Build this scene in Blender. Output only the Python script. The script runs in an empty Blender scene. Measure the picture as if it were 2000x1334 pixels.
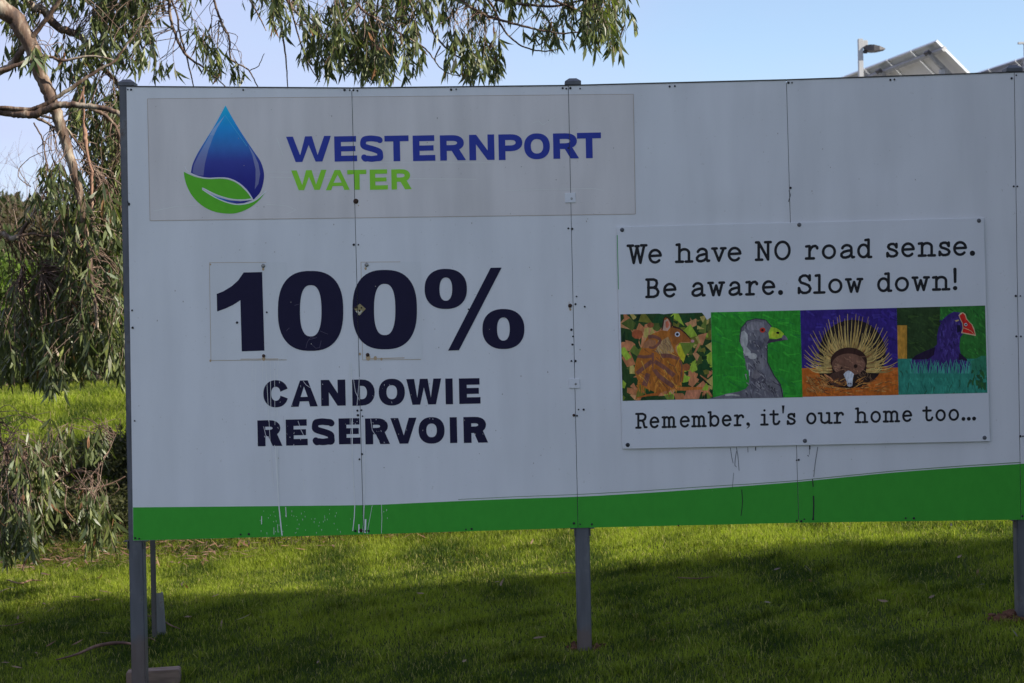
import bpy, bmesh, math, random
import numpy as np
from mathutils import Vector, Matrix
from mathutils.geometry import delaunay_2d_cdt
rnd = random.Random(7)
rng = np.random.default_rng(11)
scene = bpy.context.scene
C = scene.collection

# ------------------------------------------------------------------ camera
ROLL = math.radians(1.2); FPX = 3267.0; EYE = np.array([0, 0, 1.64])
RV = np.array([math.cos(ROLL), 0, -math.sin(ROLL)]); UV = np.array([math.sin(ROLL), 0, math.cos(ROLL)]); FV = np.array([0, 1.0, 0])
cam_d = bpy.data.cameras.new('camera'); cam = bpy.data.objects.new('camera', cam_d); C.objects.link(cam)
cam_d.sensor_width = 36; cam_d.lens = FPX / 2000 * 36
cam_d.clip_start = 0.1; cam_d.clip_end = 3000
m = Matrix.Identity(4)
for i in range(3):
    m[i][0] = RV[i]; m[i][1] = UV[i]; m[i][2] = -FV[i]; m[i][3] = EYE[i]
cam.matrix_world = m
cam_d.dof.use_dof = True; cam_d.dof.focus_distance = 9.0; cam_d.dof.aperture_fstop = 6.3
scene.camera = cam

# ------------------------------------------------------------------ light
SUN_EL = math.radians(30); SUN_AZ = math.radians(110)      # azimuth clockwise from +Y
TO_SUN = Vector((math.sin(SUN_AZ) * math.cos(SUN_EL), math.cos(SUN_AZ) * math.cos(SUN_EL), math.sin(SUN_EL)))
sun_d = bpy.data.lights.new('sun', 'SUN'); sun_d.energy = 5.0; sun_d.angle = math.radians(0.55); sun_d.color = (1, .93, .80)
sun = bpy.data.objects.new('sun', sun_d); C.objects.link(sun)
sun.rotation_euler = TO_SUN.to_track_quat('Z', 'Y').to_euler(); sun.location = (8, -4, 20)
w = bpy.data.worlds.new('World'); scene.world = w; w.use_nodes = True
nt = w.node_tree; nt.nodes.clear()
def N(tree, typ, **kw):
    n = tree.nodes.new(typ)
    for k, v in kw.items(): setattr(n, k, v)
    return n
out = N(nt, 'ShaderNodeOutputWorld'); bg = N(nt, 'ShaderNodeBackground'); sky = N(nt, 'ShaderNodeTexSky')
sky.sky_type = 'NISHITA'; sky.sun_disc = False; sky.sun_elevation = SUN_EL; sky.sun_rotation = SUN_AZ
sky.altitude = 50; sky.air_density = 1.0; sky.dust_density = 0.4; sky.ozone_density = 2.2
bg.inputs['Strength'].default_value = 0.10
# thin high cloud veil, mixed into the sky by direction
tc = N(nt, 'ShaderNodeTexCoord'); mp = N(nt, 'ShaderNodeMapping'); mp.inputs['Scale'].default_value = (1.6, 1.2, 4.0); mp.inputs['Location'].default_value = (.7, .35, 0)
cn = N(nt, 'ShaderNodeTexNoise'); cn.inputs['Scale'].default_value = 1.3; cn.inputs['Detail'].default_value = 5
cr = N(nt, 'ShaderNodeValToRGB'); cr.color_ramp.elements[0].position = .42; cr.color_ramp.elements[1].position = .68
cr.color_ramp.elements[0].color = (.16, .16, .16, 1); cr.color_ramp.elements[1].color = (.62, .62, .62, 1)
mx = N(nt, 'ShaderNodeMixRGB'); mx.inputs[2].default_value = (3.05, 3.2, 4.55, 1)
nt.links.new(tc.outputs['Generated'], mp.inputs[0]); nt.links.new(mp.outputs[0], cn.inputs['Vector'])
sp = N(nt, 'ShaderNodeSeparateXYZ'); mr = N(nt, 'ShaderNodeMapRange'); mr.inputs[1].default_value = .10; mr.inputs[2].default_value = -.32; mr.inputs[3].default_value = 0; mr.inputs[4].default_value = .55
ad = N(nt, 'ShaderNodeMath', operation='ADD', use_clamp=True)
nt.links.new(tc.outputs['Generated'], sp.inputs[0]); nt.links.new(sp.outputs['X'], mr.inputs[0])
nt.links.new(cn.outputs['Fac'], cr.inputs[0]); nt.links.new(cr.outputs[0], ad.inputs[0]); nt.links.new(mr.outputs[0], ad.inputs[1]); nt.links.new(ad.outputs[0], mx.inputs[0])
nt.links.new(sky.outputs[0], mx.inputs[1]); nt.links.new(mx.outputs[0], bg.inputs[0]); nt.links.new(bg.outputs[0], out.inputs[0])
scene.view_settings.view_transform = 'Standard'; scene.view_settings.look = 'None'
scene.view_settings.exposure = 1.03; scene.view_settings.gamma = 1; scene.view_settings.use_curve_mapping = False

# ------------------------------------------------------------------ helpers
def ray(px, py): return FV + RV * (px - 1000) / FPX + UV * (667 - py) / FPX
def P(px, py, Y): return EYE + ray(px, py) * Y
BK = .027
def PB(px, py, off=0.0):
    d = ray(px, py); return EYE + d * ((9 - off) / (1 - BK * d[0]))
BN = np.array([BK, -1, 0]) / math.hypot(BK, 1)      # board normal, towards the road

def tag(o, label=None, cat=None, group=None, kind=None):
    if label: o['label'] = label
    if cat: o['category'] = cat
    if group: o['group'] = group
    if kind: o['kind'] = kind
    return o
def empty(name, loc, label, cat, group=None):
    o = bpy.data.objects.new(name, None); C.objects.link(o); o.location = loc; o.empty_display_size = .2
    return tag(o, label, cat, group)
def link(name, me, mat=None, parent=None, loc=None):
    o = bpy.data.objects.new(name, me); C.objects.link(o)
    if mat is not None and not me.materials: me.materials.append(mat)
    if parent is not None:
        o.parent = parent
        o.matrix_parent_inverse = Matrix.Translation(parent.location).inverted()
    if loc is not None: o.location = loc
    return o
def mesh_np(name, verts, faces, cols=None, smooth=False):
    """verts (n,3); faces: list of arrays each (k,3) or (k,4); cols per-face rgb list aligned with faces"""
    me = bpy.data.meshes.new(name)
    verts = np.asarray(verts, np.float32)
    me.vertices.add(len(verts)); me.vertices.foreach_set('co', verts.ravel())
    flat = np.concatenate([f.ravel() for f in faces]).astype(np.int32)
    sizes = np.concatenate([np.full(len(f), f.shape[1], np.int32) for f in faces])
    starts = np.concatenate([[0], np.cumsum(sizes)[:-1]]).astype(np.int32)
    me.loops.add(len(flat)); me.loops.foreach_set('vertex_index', flat)
    me.polygons.add(len(sizes)); me.polygons.foreach_set('loop_start', starts); me.polygons.foreach_set('loop_total', sizes)
    me.polygons.foreach_set('use_smooth', np.full(len(sizes), smooth))
    me.update(calc_edges=True); me.validate()
    if cols is not None:
        c = np.concatenate(cols); a = me.color_attributes.new('Col', 'FLOAT_COLOR', 'CORNER')
        c = np.repeat(np.c_[c, np.ones(len(c))], sizes, axis=0).astype(np.float32)
        a.data.foreach_set('color', c.ravel())
    return me
def bm_box(bm, c, d, rot=None, bevel=0):
    mt = Matrix.Translation(c) @ (rot.to_4x4() if rot else Matrix.Identity(4)) @ Matrix.Diagonal((d[0], d[1], d[2], 1))
    r = bmesh.ops.create_cube(bm, size=1, matrix=mt)
    if bevel:
        es = list({e for v in r['verts'] for e in v.link_edges})
        bmesh.ops.bevel(bm, geom=es, offset=bevel, segments=2, affect='EDGES', clamp_overlap=True)
def bm_obj(name, bm, mat, parent=None, smooth=False):
    me = bpy.data.meshes.new(name); bm.normal_update(); bm.to_mesh(me); bm.free()
    for p in me.polygons: p.use_smooth = smooth
    return link(name, me, mat, parent)
def quad_prism(corners, thick, n=BN):
    """corners: 4 front points in order; extrude backwards by thick"""
    v = [np.array(c) for c in corners]; b = [c - n * thick for c in v]
    V = v + b; F = [(0, 1, 2, 3), (7, 6, 5, 4), (0, 4, 5, 1), (1, 5, 6, 2), (2, 6, 7, 3), (3, 7, 4, 0)]
    return V, F
def prism_obj(name, corners, thick, mat, parent, bevel=.0006):
    V, F = quad_prism(corners, thick)
    bm = bmesh.new(); vs = [bm.verts.new(x) for x in V]
    for f in F: bm.faces.new([vs[i] for i in f])
    bmesh.ops.recalc_face_normals(bm, faces=bm.faces)
    if bevel: bmesh.ops.bevel(bm, geom=list(bm.edges), offset=bevel, segments=1, affect='EDGES')
    return bm_obj(name, bm, mat, parent)
def tube_np(pts, radii, sides=8, cap=True):
    pts = np.asarray(pts, float); n = len(pts); V = []; F = []
    t = np.gradient(pts, axis=0); t /= np.linalg.norm(t, axis=1)[:, None] + 1e-9
    up = np.array([0.1, 1, .05]); a = np.arange(sides) / sides * 2 * math.pi
    for i in range(n):
        u = np.cross(t[i], up); u /= np.linalg.norm(u) + 1e-9; v = np.cross(t[i], u)
        V.append(pts[i] + radii[i] * (np.cos(a)[:, None] * u + np.sin(a)[:, None] * v))
    V = np.concatenate(V)
    for i in range(n - 1):
        for k in range(sides):
            F.append((i * sides + k, i * sides + (k + 1) % sides, (i + 1) * sides + (k + 1) % sides, (i + 1) * sides + k))
    return V, np.array(F)
def spline(ctrl, seg=6):
    """Catmull-Rom through control rows (x,y,z,r)"""
    c = np.asarray(ctrl, float); c = np.vstack([2 * c[0] - c[1], c, 2 * c[-1] - c[-2]]); o = []
    for i in range(1, len(c) - 2):
        for s in range(seg):
            t = s / seg; a, b, d, e = c[i - 1], c[i], c[i + 1], c[i + 2]
            o.append(.5 * (2 * b + (d - a) * t + (2 * a - 5 * b + 4 * d - e) * t * t + (3 * b - a - 3 * d + e) * t ** 3))
    o.append(c[-2]); return np.array(o)

def srgb(c):
    c = np.array(c, float) / 255; return np.where(c <= .04045, c / 12.92, ((c + .055) / 1.055) ** 2.4)
WREF = srgb((133, 143, 158)); WREFR = srgb((114, 124, 136))
def alb(c, ref=WREF): return tuple(np.clip(srgb(c) / ref * .80, .004, .88))
def albr(c): return tuple(x * .92 for x in alb(c, WREFR))

# ------------------------------------------------------------------ materials
def mat_base(name, rough=.5, metal=0.0, color=(.5, .5, .5), spec=.5):
    mt = bpy.data.materials.new(name); mt.use_nodes = True; b = mt.node_tree.nodes['Principled BSDF']
    b.inputs['Roughness'].default_value = rough; b.inputs['Metallic'].default_value = metal
    b.inputs['Base Color'].default_value = (*color, 1); b.inputs['Specular IOR Level'].default_value = spec
    return mt, mt.node_tree, b
def noise(t, scale, detail=4, vec=None, stretch=None, rough=.5):
    n = N(t, 'ShaderNodeTexNoise'); n.inputs['Scale'].default_value = scale; n.inputs['Detail'].default_value = detail; n.inputs['Roughness'].default_value = rough
    co = N(t, 'ShaderNodeTexCoord'); src = co.outputs['Object']
    if stretch:
        mm = N(t, 'ShaderNodeMapping'); mm.inputs['Scale'].default_value = stretch; t.links.new(src, mm.inputs[0]); src = mm.outputs[0]
    t.links.new(src, n.inputs['Vector']); return n
def ramp(t, src, stops):
    r = N(t, 'ShaderNodeValToRGB'); e = r.color_ramp.elements
    while len(e) < len(stops): e.new(.5)
    for i, (p, c) in enumerate(stops):
        e[i].position = p; e[i].color = (*c, 1) if len(c) == 3 else c
    t.links.new(src, r.inputs[0]); return r
def mul(t, a, b, fac=1.0, mode='MULTIPLY'):
    x = N(t, 'ShaderNodeMixRGB', blend_type=mode)
    if isinstance(fac, float): x.inputs[0].default_value = fac
    else: t.links.new(fac, x.inputs[0])
    for i, s in ((1, a), (2, b)):
        if isinstance(s, tuple): x.inputs[i].default_value = (*s, 1)
        else: t.links.new(s, x.inputs[i])
    return x.outputs[0]
def bump(t, b, src, strength, dist=.01):
    n = N(t, 'ShaderNodeBump'); n.inputs['Strength'].default_value = strength; n.inputs['Distance'].default_value = dist
    t.links.new(src, n.inputs['Height']); t.links.new(n.outputs[0], b.inputs['Normal'])

def mat_panel(name, col, streak=.10):
    mt, t, b = mat_base(name, .42)
    a = noise(t, 3, 6, stretch=(2.2, 1, .35)); r = ramp(t, a.outputs['Fac'], [(.3, (1 - streak,) * 3), (.62, (1, 1, 1))])
    s = noise(t, 60, 2); rs = ramp(t, s.outputs['Fac'], [(.70, (1, 1, 1)), (.78, (.86, .85, .82))])
    g = noise(t, 1.1, 3); rg = ramp(t, g.outputs['Fac'], [(.3, (.95, .955, .95)), (.7, (1, 1, 1))])
    o = mul(t, mul(t, mul(t, tuple(col), r.outputs[0]), rs.outputs[0]), rg.outputs[0]); t.links.new(o, b.inputs['Base Color'])
    w_ = noise(t, 2.2, 2); bump(t, b, w_.outputs['Fac'], .25, .03)
    rr = noise(t, 5, 4); q = ramp(t, rr.outputs['Fac'], [(.3, (.34,) * 3), (.7, (.5,) * 3)]); t.links.new(q.outputs[0], b.inputs['Roughness'])
    return mt
M_WHITE = mat_panel('white_panel', (.82, .82, .805), .09)
M_LOGO = mat_panel('aged_white_vinyl', (.81, .76, .71), .14)
M_POSTER = mat_panel('poster_board', (.80, .805, .80), .05)
M_PLATE = mat_panel('number_plate', (.79, .795, .775), .08)
def mat_print(name, brush=0.0, rough=.45):
    mt, t, b = mat_base(name, rough, spec=.10); at = N(t, 'ShaderNodeVertexColor'); at.layer_name = 'Col'
    n = noise(t, 26, 6, stretch=(1, 1, .6)); lo = .92 - brush; r = ramp(t, n.outputs['Fac'], [(.32, (lo,) * 3), (.68, (1.0 + brush * .9,) * 3)])
    o = mul(t, at.outputs['Color'], r.outputs[0])
    if brush:
        n2 = noise(t, 90, 4, stretch=(1, 1, .4)); r2 = ramp(t, n2.outputs['Fac'], [(.35, (1 - brush * 1.3,) * 3), (.65, (1 + brush * 1.1,) * 3)])
        o = mul(t, o, r2.outputs[0])
    t.links.new(o, b.inputs['Base Color']); return mt
M_PRINT = mat_print('vinyl_print'); M_PAINT = mat_print('painted_art', .13, .5)
def mat_galv(name, col=(.30, .31, .33), rough=.55, metal=.35):
    mt, t, b = mat_base(name, rough, metal); n = noise(t, 14, 6, stretch=(2, 2, .3)); r = ramp(t, n.outputs['Fac'], [(.3, tuple(x * .7 for x in col)), (.7, col)])
    n2 = noise(t, 7, 7, rough=.65); r2 = ramp(t, n2.outputs['Fac'], [(.55, (1, 1, 1)), (.63, (1.25, 1.25, 1.2)), (.72, (.75, .55, .42))])
    t.links.new(mul(t, r.outputs[0], r2.outputs[0]), b.inputs['Base Color']); bump(t, b, n.outputs['Fac'], .15, .004); return mt
M_GALV = mat_galv('galvanised_steel', (.135, .14, .15)); M_GALVD = mat_galv('weathered_dark_steel', (.10, .095, .085), .7, .2); M_GALVL = mat_galv('pale_galvanised_steel', (.20, .205, .21), .5, .3)
M_SCREW = mat_galv('dark_screw', (.035, .035, .038), .5, .5); M_RUST = mat_galv('rusty_screw', (.07, .035, .02), .8, .1); M_CHROME = mat_galv('bright_bolt', (.35, .35, .33), .3, .8)

def mat_foliage(name, transl=.3, rough=.45, spec=.45):
    mt, t, b = mat_base(name, rough, spec=spec); at = N(t, 'ShaderNodeVertexColor'); at.layer_name = 'Col'
    t.links.new(at.outputs['Color'], b.inputs['Base Color'])
    tr = N(t, 'ShaderNodeBsdfTranslucent'); g = mul(t, at.outputs['Color'], (1.5, 1.7, .7)); t.links.new(g, tr.inputs[0])
    ms = N(t, 'ShaderNodeMixShader'); ms.inputs[0].default_value = transl
    t.links.new(b.outputs[0], ms.inputs[1]); t.links.new(tr.outputs[0], ms.inputs[2]); t.links.new(ms.outputs[0], t.nodes['Material Output'].inputs[0]); return mt
M_LEAF = mat_foliage('eucalypt_leaf', transl=.25, rough=.42, spec=.35); M_GRASS = mat_foliage('grass_blade', transl=.48, rough=.6, spec=.15); M_BUSH = mat_foliage('bush_leaf', transl=.25, rough=.65, spec=.15)
def mat_bark(name, a, b_, c):
    mt, t, b = mat_base(name, .75); n = noise(t, 5, 7, stretch=(2.2, 2.2, .7), rough=.65); r = ramp(t, n.outputs['Fac'], [(.38, a), (.5, b_), (.60, c)])
    n2 = noise(t, 45, 5, stretch=(1, 1, .3)); r2 = ramp(t, n2.outputs['Fac'], [(.3, (.7,) * 3), (.7, (1.1,) * 3)])
    t.links.new(mul(t, r.outputs[0], r2.outputs[0]), b.inputs['Base Color']); bump(t, b, n2.outputs['Fac'], .5, .01); return mt
M_BARK = mat_bark('gum_bark', (.055, .030, .020), (.13, .078, .050), (.30, .25, .19)); M_TWIG = mat_bark('twig_bark', (.085, .045, .032), (.14, .085, .06), (.22, .16, .12))
M_BARKRED = mat_bark('peeling_bark', (.16, .08, .05), (.26, .14, .09), (.38, .25, .18)); M_STICK = mat_bark('dead_stick', (.10, .05, .035), (.17, .085, .055), (.24, .14, .09))
mt, t, b = mat_base('timber', .8); n = noise(t, 30, 6, stretch=(.12, 1, 1)); r = ramp(t, n.outputs['Fac'], [(.3, (.13, .085, .06)), (.7, (.30, .21, .155))]); t.links.new(r.outputs[0], b.inputs['Base Color']); bump(t, b, n.outputs['Fac'], .4, .004); M_TIMBER = mt
mt, t, b = mat_base('soil_under_grass', .95, spec=.1)
a = noise(t, 1.2, 6); r = ramp(t, a.outputs['Fac'], [(.35, (.030, .042, .012)), (.65, (.055, .075, .018))])
a2 = noise(t, 30, 5); r2 = ramp(t, a2.outputs['Fac'], [(.3, (.5, .5, .5)), (.7, (1.4, 1.35, 1.2))])
t.links.new(mul(t, r.outputs[0], r2.outputs[0]), b.inputs['Base Color']); bump(t, b, a2.outputs['Fac'], .8, .03); M_SOIL = mt
mt, t, b = mat_base('red_clay', .95, spec=.1); a = noise(t, 25, 6); r = ramp(t, a.outputs['Fac'], [(.3, (.06, .03, .018)), (.7, (.17, .085, .05))]); t.links.new(r.outputs[0], b.inputs['Base Color']); bump(t, b, a.outputs['Fac'], 1, .03); M_CLAY = mt
mt, t, b = mat_base('gravel', .95, spec=.1); a = noise(t, 22, 6); r = ramp(t, a.outputs['Fac'], [(.3, (.24, .225, .21)), (.7, (.48, .46, .44))]); t.links.new(r.outputs[0], b.inputs['Base Color']); bump(t, b, a.outputs['Fac'], .8, .02); M_BOUNCE_GRAVEL = mt
M_POST = mat_galv('post_steel', (.135, .14, .15)); t = M_POST.node_tree; b = t.nodes['Principled BSDF']
old = b.inputs['Base Color'].links[0].from_socket; co = N(t, 'ShaderNodeTexCoord'); sx_n = N(t, 'ShaderNodeSeparateXYZ'); t.links.new(co.outputs['Object'], sx_n.inputs[0])
nz = noise(t, 18, 6); am = N(t, 'ShaderNodeMath', operation='MULTIPLY_ADD'); t.links.new(nz.outputs['Fac'], am.inputs[0]); am.inputs[1].default_value = -.12; t.links.new(sx_n.outputs['Z'], am.inputs[2])
rm = ramp(t, am.outputs[0], [(.0, (.45, .45, .45)), (.04, (0, 0, 0))])
t.links.new(mul(t, old, (.16, .095, .06), rm.outputs[0], 'MIX'), b.inputs['Base Color'])
mt, t, b = mat_base('solar_backsheet', .6); a = noise(t, 2.5, 4); r = ramp(t, a.outputs['Fac'], [(.3, (.56, .555, .56)), (.7, (.66, .65, .655))]); t.links.new(r.outputs[0], b.inputs['Base Color']); M_BACK = mt
mt, t, b = mat_base('solar_glass', .12); a = noise(t, 2.5, 4); r = ramp(t, a.outputs['Fac'], [(.3, (.012, .016, .035)), (.7, (.02, .024, .05))]); t.links.new(r.outputs[0], b.inputs['Base Color']); M_GLASS = mt
mt, t, b = mat_base('aluminium_frame', .35, .6); a = noise(t, 4, 4); r = ramp(t, a.outputs['Fac'], [(.3, (.66, .67, .68)), (.7, (.76, .77, .78))]); t.links.new(r.outputs[0], b.inputs['Base Color']); M_ALU = mt; M_RAIL = mat_galv('solar_rail', (.42, .42, .43), .5, .2)
mt, t, b = mat_base('dark_lamp_housing', .5, .2); a = noise(t, 9, 4); r = ramp(t, a.outputs['Fac'], [(.3, (.06, .055, .06)), (.7, (.10, .095, .10))]); t.links.new(r.outputs[0], b.inputs['Base Color']); M_LAMP = mt
mt, t, b = mat_base('painted_pole', .5, .1); a = noise(t, 3, 4); r = ramp(t, a.outputs['Fac'], [(.3, (.40, .40, .41)), (.7, (.5, .5, .5))]); t.links.new(r.outputs[0], b.inputs['Base Color']); M_POLE = mt

# ------------------------------------------------------------------ ground
def sm(x, a, b): 
    t = np.clip((x - a) / (b - a), 0, 1); return t * t * (3 - 2 * t)
def G(x, y):
    x = np.asarray(x, float); y = np.asarray(y, float)
    z = -.055 + .049 * 9 * np.tanh(x / 9) + .037 * (np.clip(y, 3, 60) - 9)
    bank = sm(y, 13.2, 14.6) * .10 + .085 * np.clip(y - 13.6, 0, 8.5) * sm(y, 13.2, 15)
    z = z + bank * (.35 + .65 * sm(-x, -2, 2.2))
    z = z + .02 * np.sin(x * 1.7 + y * .9) * np.sin(y * 1.3 - x * .4) * sm(y, 9, 12)
    z = z - .09 * np.exp(-((x + 2.0) ** 2 / .8 + (y - 8.7) ** 2 / .9))
    return z
def axis(lo, hi, fine_lo, fine_hi, step, grow=1.25):
    a = list(np.arange(fine_lo, fine_hi + 1e-6, step)); s = step; x = fine_lo
    pre = []
    while x > lo: s *= grow; x -= s; pre.append(max(x, lo))
    s = step; x = a[-1]
    while x < hi: s *= grow; x += s; a.append(min(x, hi))
    return np.array(pre[::-1] + a)
gx = axis(-900, 900, -12, 9, .3); gy = axis(-600, 1500, 5, 30, .3)
X, Y = np.meshgrid(gx, gy); Z = G(X, Y)
idx = np.arange(X.size).reshape(X.shape)
F = np.stack([idx[:-1, :-1], idx[:-1, 1:], idx[1:, 1:], idx[1:, :-1]], -1).reshape(-1, 4)
ground = link('ground', mesh_np('ground', np.c_[X.ravel(), Y.ravel(), Z.ravel()], [F], smooth=True), M_SOIL); tag(ground, 'gently sloping ground of dark soil below the lawn', kind='structure')

# ------------------------------------------------------------------ 2D artwork, painter's algorithm on a constrained triangulation
def strip(pts, wid):
    """polygon list for a thick polyline: quads and round joins"""
    r = wid / 2; polys = []
    for (x0, y0), (x1, y1) in zip(pts[:-1], pts[1:]):
        L = math.hypot(x1 - x0, y1 - y0)
        if L < 1e-6: continue
        nx, ny = -(y1 - y0) / L * r, (x1 - x0) / L * r
        polys.append([(x0 + nx, y0 + ny), (x1 + nx, y1 + ny), (x1 - nx, y1 - ny), (x0 - nx, y0 - ny)])
    return polys
def circ(x, y, r, ry=None, n=14, a0=0.013):
    ry = ry or r; return [(x + r * math.cos(a0 + 2 * math.pi * k / n), y + ry * math.sin(a0 + 2 * math.pi * k / n)) for k in range(n)]
def pen(pts, wid, round_ends=True):
    p = strip(pts, wid); jj = pts if round_ends else pts[1:-1]
    return p + [circ(x + .003, y + .002, wid / 2, n=12) for x, y in jj]
def taper(pts, w0, w1):
    """tapered stroke polygon"""
    n = len(pts); L = []; R = []
    for i, (x, y) in enumerate(pts):
        a = pts[max(i - 1, 0)]; b = pts[min(i + 1, n - 1)]; dx, dy = b[0] - a[0], b[1] - a[1]; l = math.hypot(dx, dy) or 1
        ww = (w0 + (w1 - w0) * i / (n - 1)) / 2; L.append((x - dy / l * ww, y + dx / l * ww)); R.append((x + dy / l * ww, y - dx / l * ww))
    return L + R[::-1]
TOP = [(247, 170), (687, 173), (1110, 168), (1536, 157), (1981, 142)]; BOT = [(260, 1056), (710, 1044), (1129, 1031), (1560, 1021), (1994, 1015)]
def seam_x(i, y): 
    (x0, y0), (x1, y1) = TOP[i], BOT[i]; return x0 + (x1 - x0) * (y - y0) / (y1 - y0)
SEAMS = [[(seam_x(i, 130) - .55, 130), (seam_x(i, 130) + .55, 130), (seam_x(i, 1080) + .55, 1080), (seam_x(i, 1080) - .55, 1080)] for i in (1, 2, 3, 4)]
def art(name, layers, off, parent, mat=None, clip=None, seams=True, mapf=None, label=None):
    """layers: list of (polygons, colour | callable | None=erase)"""
    V = []; FF = []; lay = []
    allp = [(p, i) for i, (ps, c) in enumerate(layers) for p in ps]
    if seams: layers = layers + [(None, None)]; allp += [(p, len(layers) - 1) for p in SEAMS]
    if clip: allp += [(p, -1) for p in clip]
    for p, li in allp:
        ar = sum(p[i - 1][0] * p[i][1] - p[i][0] * p[i - 1][1] for i in range(len(p)))
        if abs(ar) < 1e-3: continue
        if ar < 0: p = p[::-1]
        FF.append(list(range(len(V), len(V) + len(p)))); V += [Vector(q) for q in p]; lay.append(li)
    r = delaunay_2d_cdt(V, [], FF, 1, 1e-3, True)
    vs, fs, of = r[0], r[2], r[5]
    tris = []; cols = []
    for f, o in zip(fs, of):
        ls = [lay[k] for k in o]
        if clip and -1 not in ls: continue
        if not ls: continue
        top = max(ls)
        if top < 0: continue
        c = layers[top][1]
        if c is None: continue
        if len(f) != 3: continue
        a, b, d = (vs[k] for k in f)
        if abs((b.x - a.x) * (d.y - a.y) - (b.y - a.y) * (d.x - a.x)) < 1e-4: continue
        tris.append(list(f)); cols += [c(vs[k].x, vs[k].y) if callable(c) else c for k in f]
    if not tris: print('EMPTY', name, len(layers), len(fs), label); return None
    used = sorted({k for f in tris for k in f}); mp_ = {k: i for i, k in enumerate(used)}
    g = mapf or (lambda x, y: PB(x, y, off))
    P3 = np.array([g(vs[k].x, vs[k].y) for k in used])
    T = np.array([[mp_[k] for k in f] for f in tris])[:, ::-1]
    me = mesh_np(name, P3, [T])
    me.color_attributes.new('Col', 'FLOAT_COLOR', 'CORNER')
    cc = np.array(cols).reshape(-1, 3, 3)[:, ::-1].reshape(-1, 3)
    if len(me.loops) == len(cc): me.color_attributes['Col'].data.foreach_set('color', np.c_[cc, np.ones(len(cc))].astype(np.float32).ravel())
    n = me.polygons[0].normal
    if n.y > 0: me.flip_normals()
    o = link(name, me, mat or M_PRINT, parent)
    if label: o['label'] = label
    return o

def stuffart(*a, **k):
    o = art(*a, **k)
    return tag(o, kind='stuff') if o else None
# ------------------------------------------------------------------ billboard
bb = empty('billboard', (0.35, 9.05, float(G(.35, 9.05))), 'long white roadside board with blue drop logo, big 100% and green bottom band', 'billboard')
GAP = .55
def panel(i, c):
    (tl, tr, br, bl) = c
    o = prism_obj('panel', [tl, tr, br, bl], .006, M_WHITE, bb); return o
TOPZ = [PB(*p) for p in TOP]; BOTZ = [PB(*p) for p in BOT]
for i in range(4):
    ex = lambda k: GAP
    tl = PB(TOP[i][0] + (0 if i == 0 else GAP), TOP[i][1]); tr = PB(TOP[i + 1][0] - GAP, TOP[i + 1][1])
    br = PB(BOT[i + 1][0] - GAP, BOT[i + 1][1]); bl = PB(BOT[i][0] + (0 if i == 0 else GAP), BOT[i][1])
    panel(i, (tl, tr, br, bl))
dx = (TOPZ[4] - TOPZ[3]); dx = dx / np.linalg.norm(dx[:2]); dxh = np.array([1, BK, 0.0]) / math.hypot(1, BK)
g5 = []
for k in range(2):      # the two panels that run on past the picture's right edge
    a = TOPZ[4] + dxh * (1.215 * k + .002); b_ = TOPZ[4] + dxh * (1.215 * (k + 1) - .002); c_ = BOTZ[4] + dxh * (1.215 * (k + 1) - .002); d_ = BOTZ[4] + dxh * (1.215 * k + .002)
    panel(4 + k, (a, b_, c_, d_))
# top trim, rails and posts behind the sheets
def bar(name, a, b_, h, d, mat, parent=bb, bev=.002):
    a = np.array(a, float); b_ = np.array(b_, float); L = np.linalg.norm(b_ - a); u = Vector((b_ - a) / L)
    rot = Matrix((u, Vector((-u.y, u.x, 0)).normalized(), u.cross(Vector((-u.y, u.x, 0)).normalized()))).transposed()
    bm = bmesh.new(); bm_box(bm, Vector((a + b_) / 2), (L, d, h), rot, bev); return bm_obj(name, bm, mat, parent)
for i in range(5):
    a = TOPZ[i] if i < 4 else TOPZ[4]; b_ = TOPZ[i + 1] if i < 4 else TOPZ[4] + dxh * 2.43
    e = np.array([0, 0, .0035])
    bar('top_trim', a + e - BN * .012 + dxh * .001, b_ + e - BN * .012 - dxh * .001, .006, .030, M_GALVD, bev=0)
for f in (.07, .5, .93):
    a = TOPZ[0] * (1 - f) + BOTZ[0] * f - BN * .035 + dxh * .06; b_ = TOPZ[4] * (1 - f) + BOTZ[4] * f - BN * .035 + dxh * 2.38
    bar('rail', a, b_, .05, .05, M_GALV)
for i in (1, 3):        # battens behind the joints that have no post
    a = TOPZ[i] - BN * .0085 - np.array([0, 0, .01]); b_ = BOTZ[i] - BN * .0085 + np.array([0, 0, .01])
    bm = bmesh.new(); mid = (a + b_) / 2
    bm_box(bm, Vector(mid), (.05, .004, a[2] - b_[2])); bm_obj('joint_strip', bm, M_GALVD, bb)
def post(x, ytop, wpx=.077):
    """x: world centre; square hollow post with a cap"""
    y = 9 + BK * x - 0 + .008 + wpx / 2 + .002
    zb = float(G(x, y)) - .25; p = None
    bm = bmesh.new(); bm_box(bm, Vector((x, y, (ytop + zb) / 2)), (wpx, wpx, ytop - zb), bevel=.006)
    p = bm_obj('post', bm, M_POST, bb)
    bm = bmesh.new(); s = wpx / 2 + .005; z0 = ytop - .004
    ring = [(s, z0), (s, z0 + .018), (s - .004, z0 + .021), (s * .45, z0 + .036)]
    vs = [[bm.verts.new((x + sx * q, y + sy * q, z)) for sx, sy in ((-1, -1), (1, -1), (1, 1), (-1, 1))] for q, z in ring]
    for a, b2 in zip(vs[:-1], vs[1:]):
        for k in range(4): bm.faces.new((a[k], a[(k + 1) % 4], b2[(k + 1) % 4], b2[k]))
    bm.faces.new(vs[-1]); bm.faces.new(vs[0][::-1])
    cpo = bm_obj('post_cap', bm, M_GALV, bb); cpo.parent = p; cpo.matrix_parent_inverse = Matrix.Identity(4)
    return p
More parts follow.
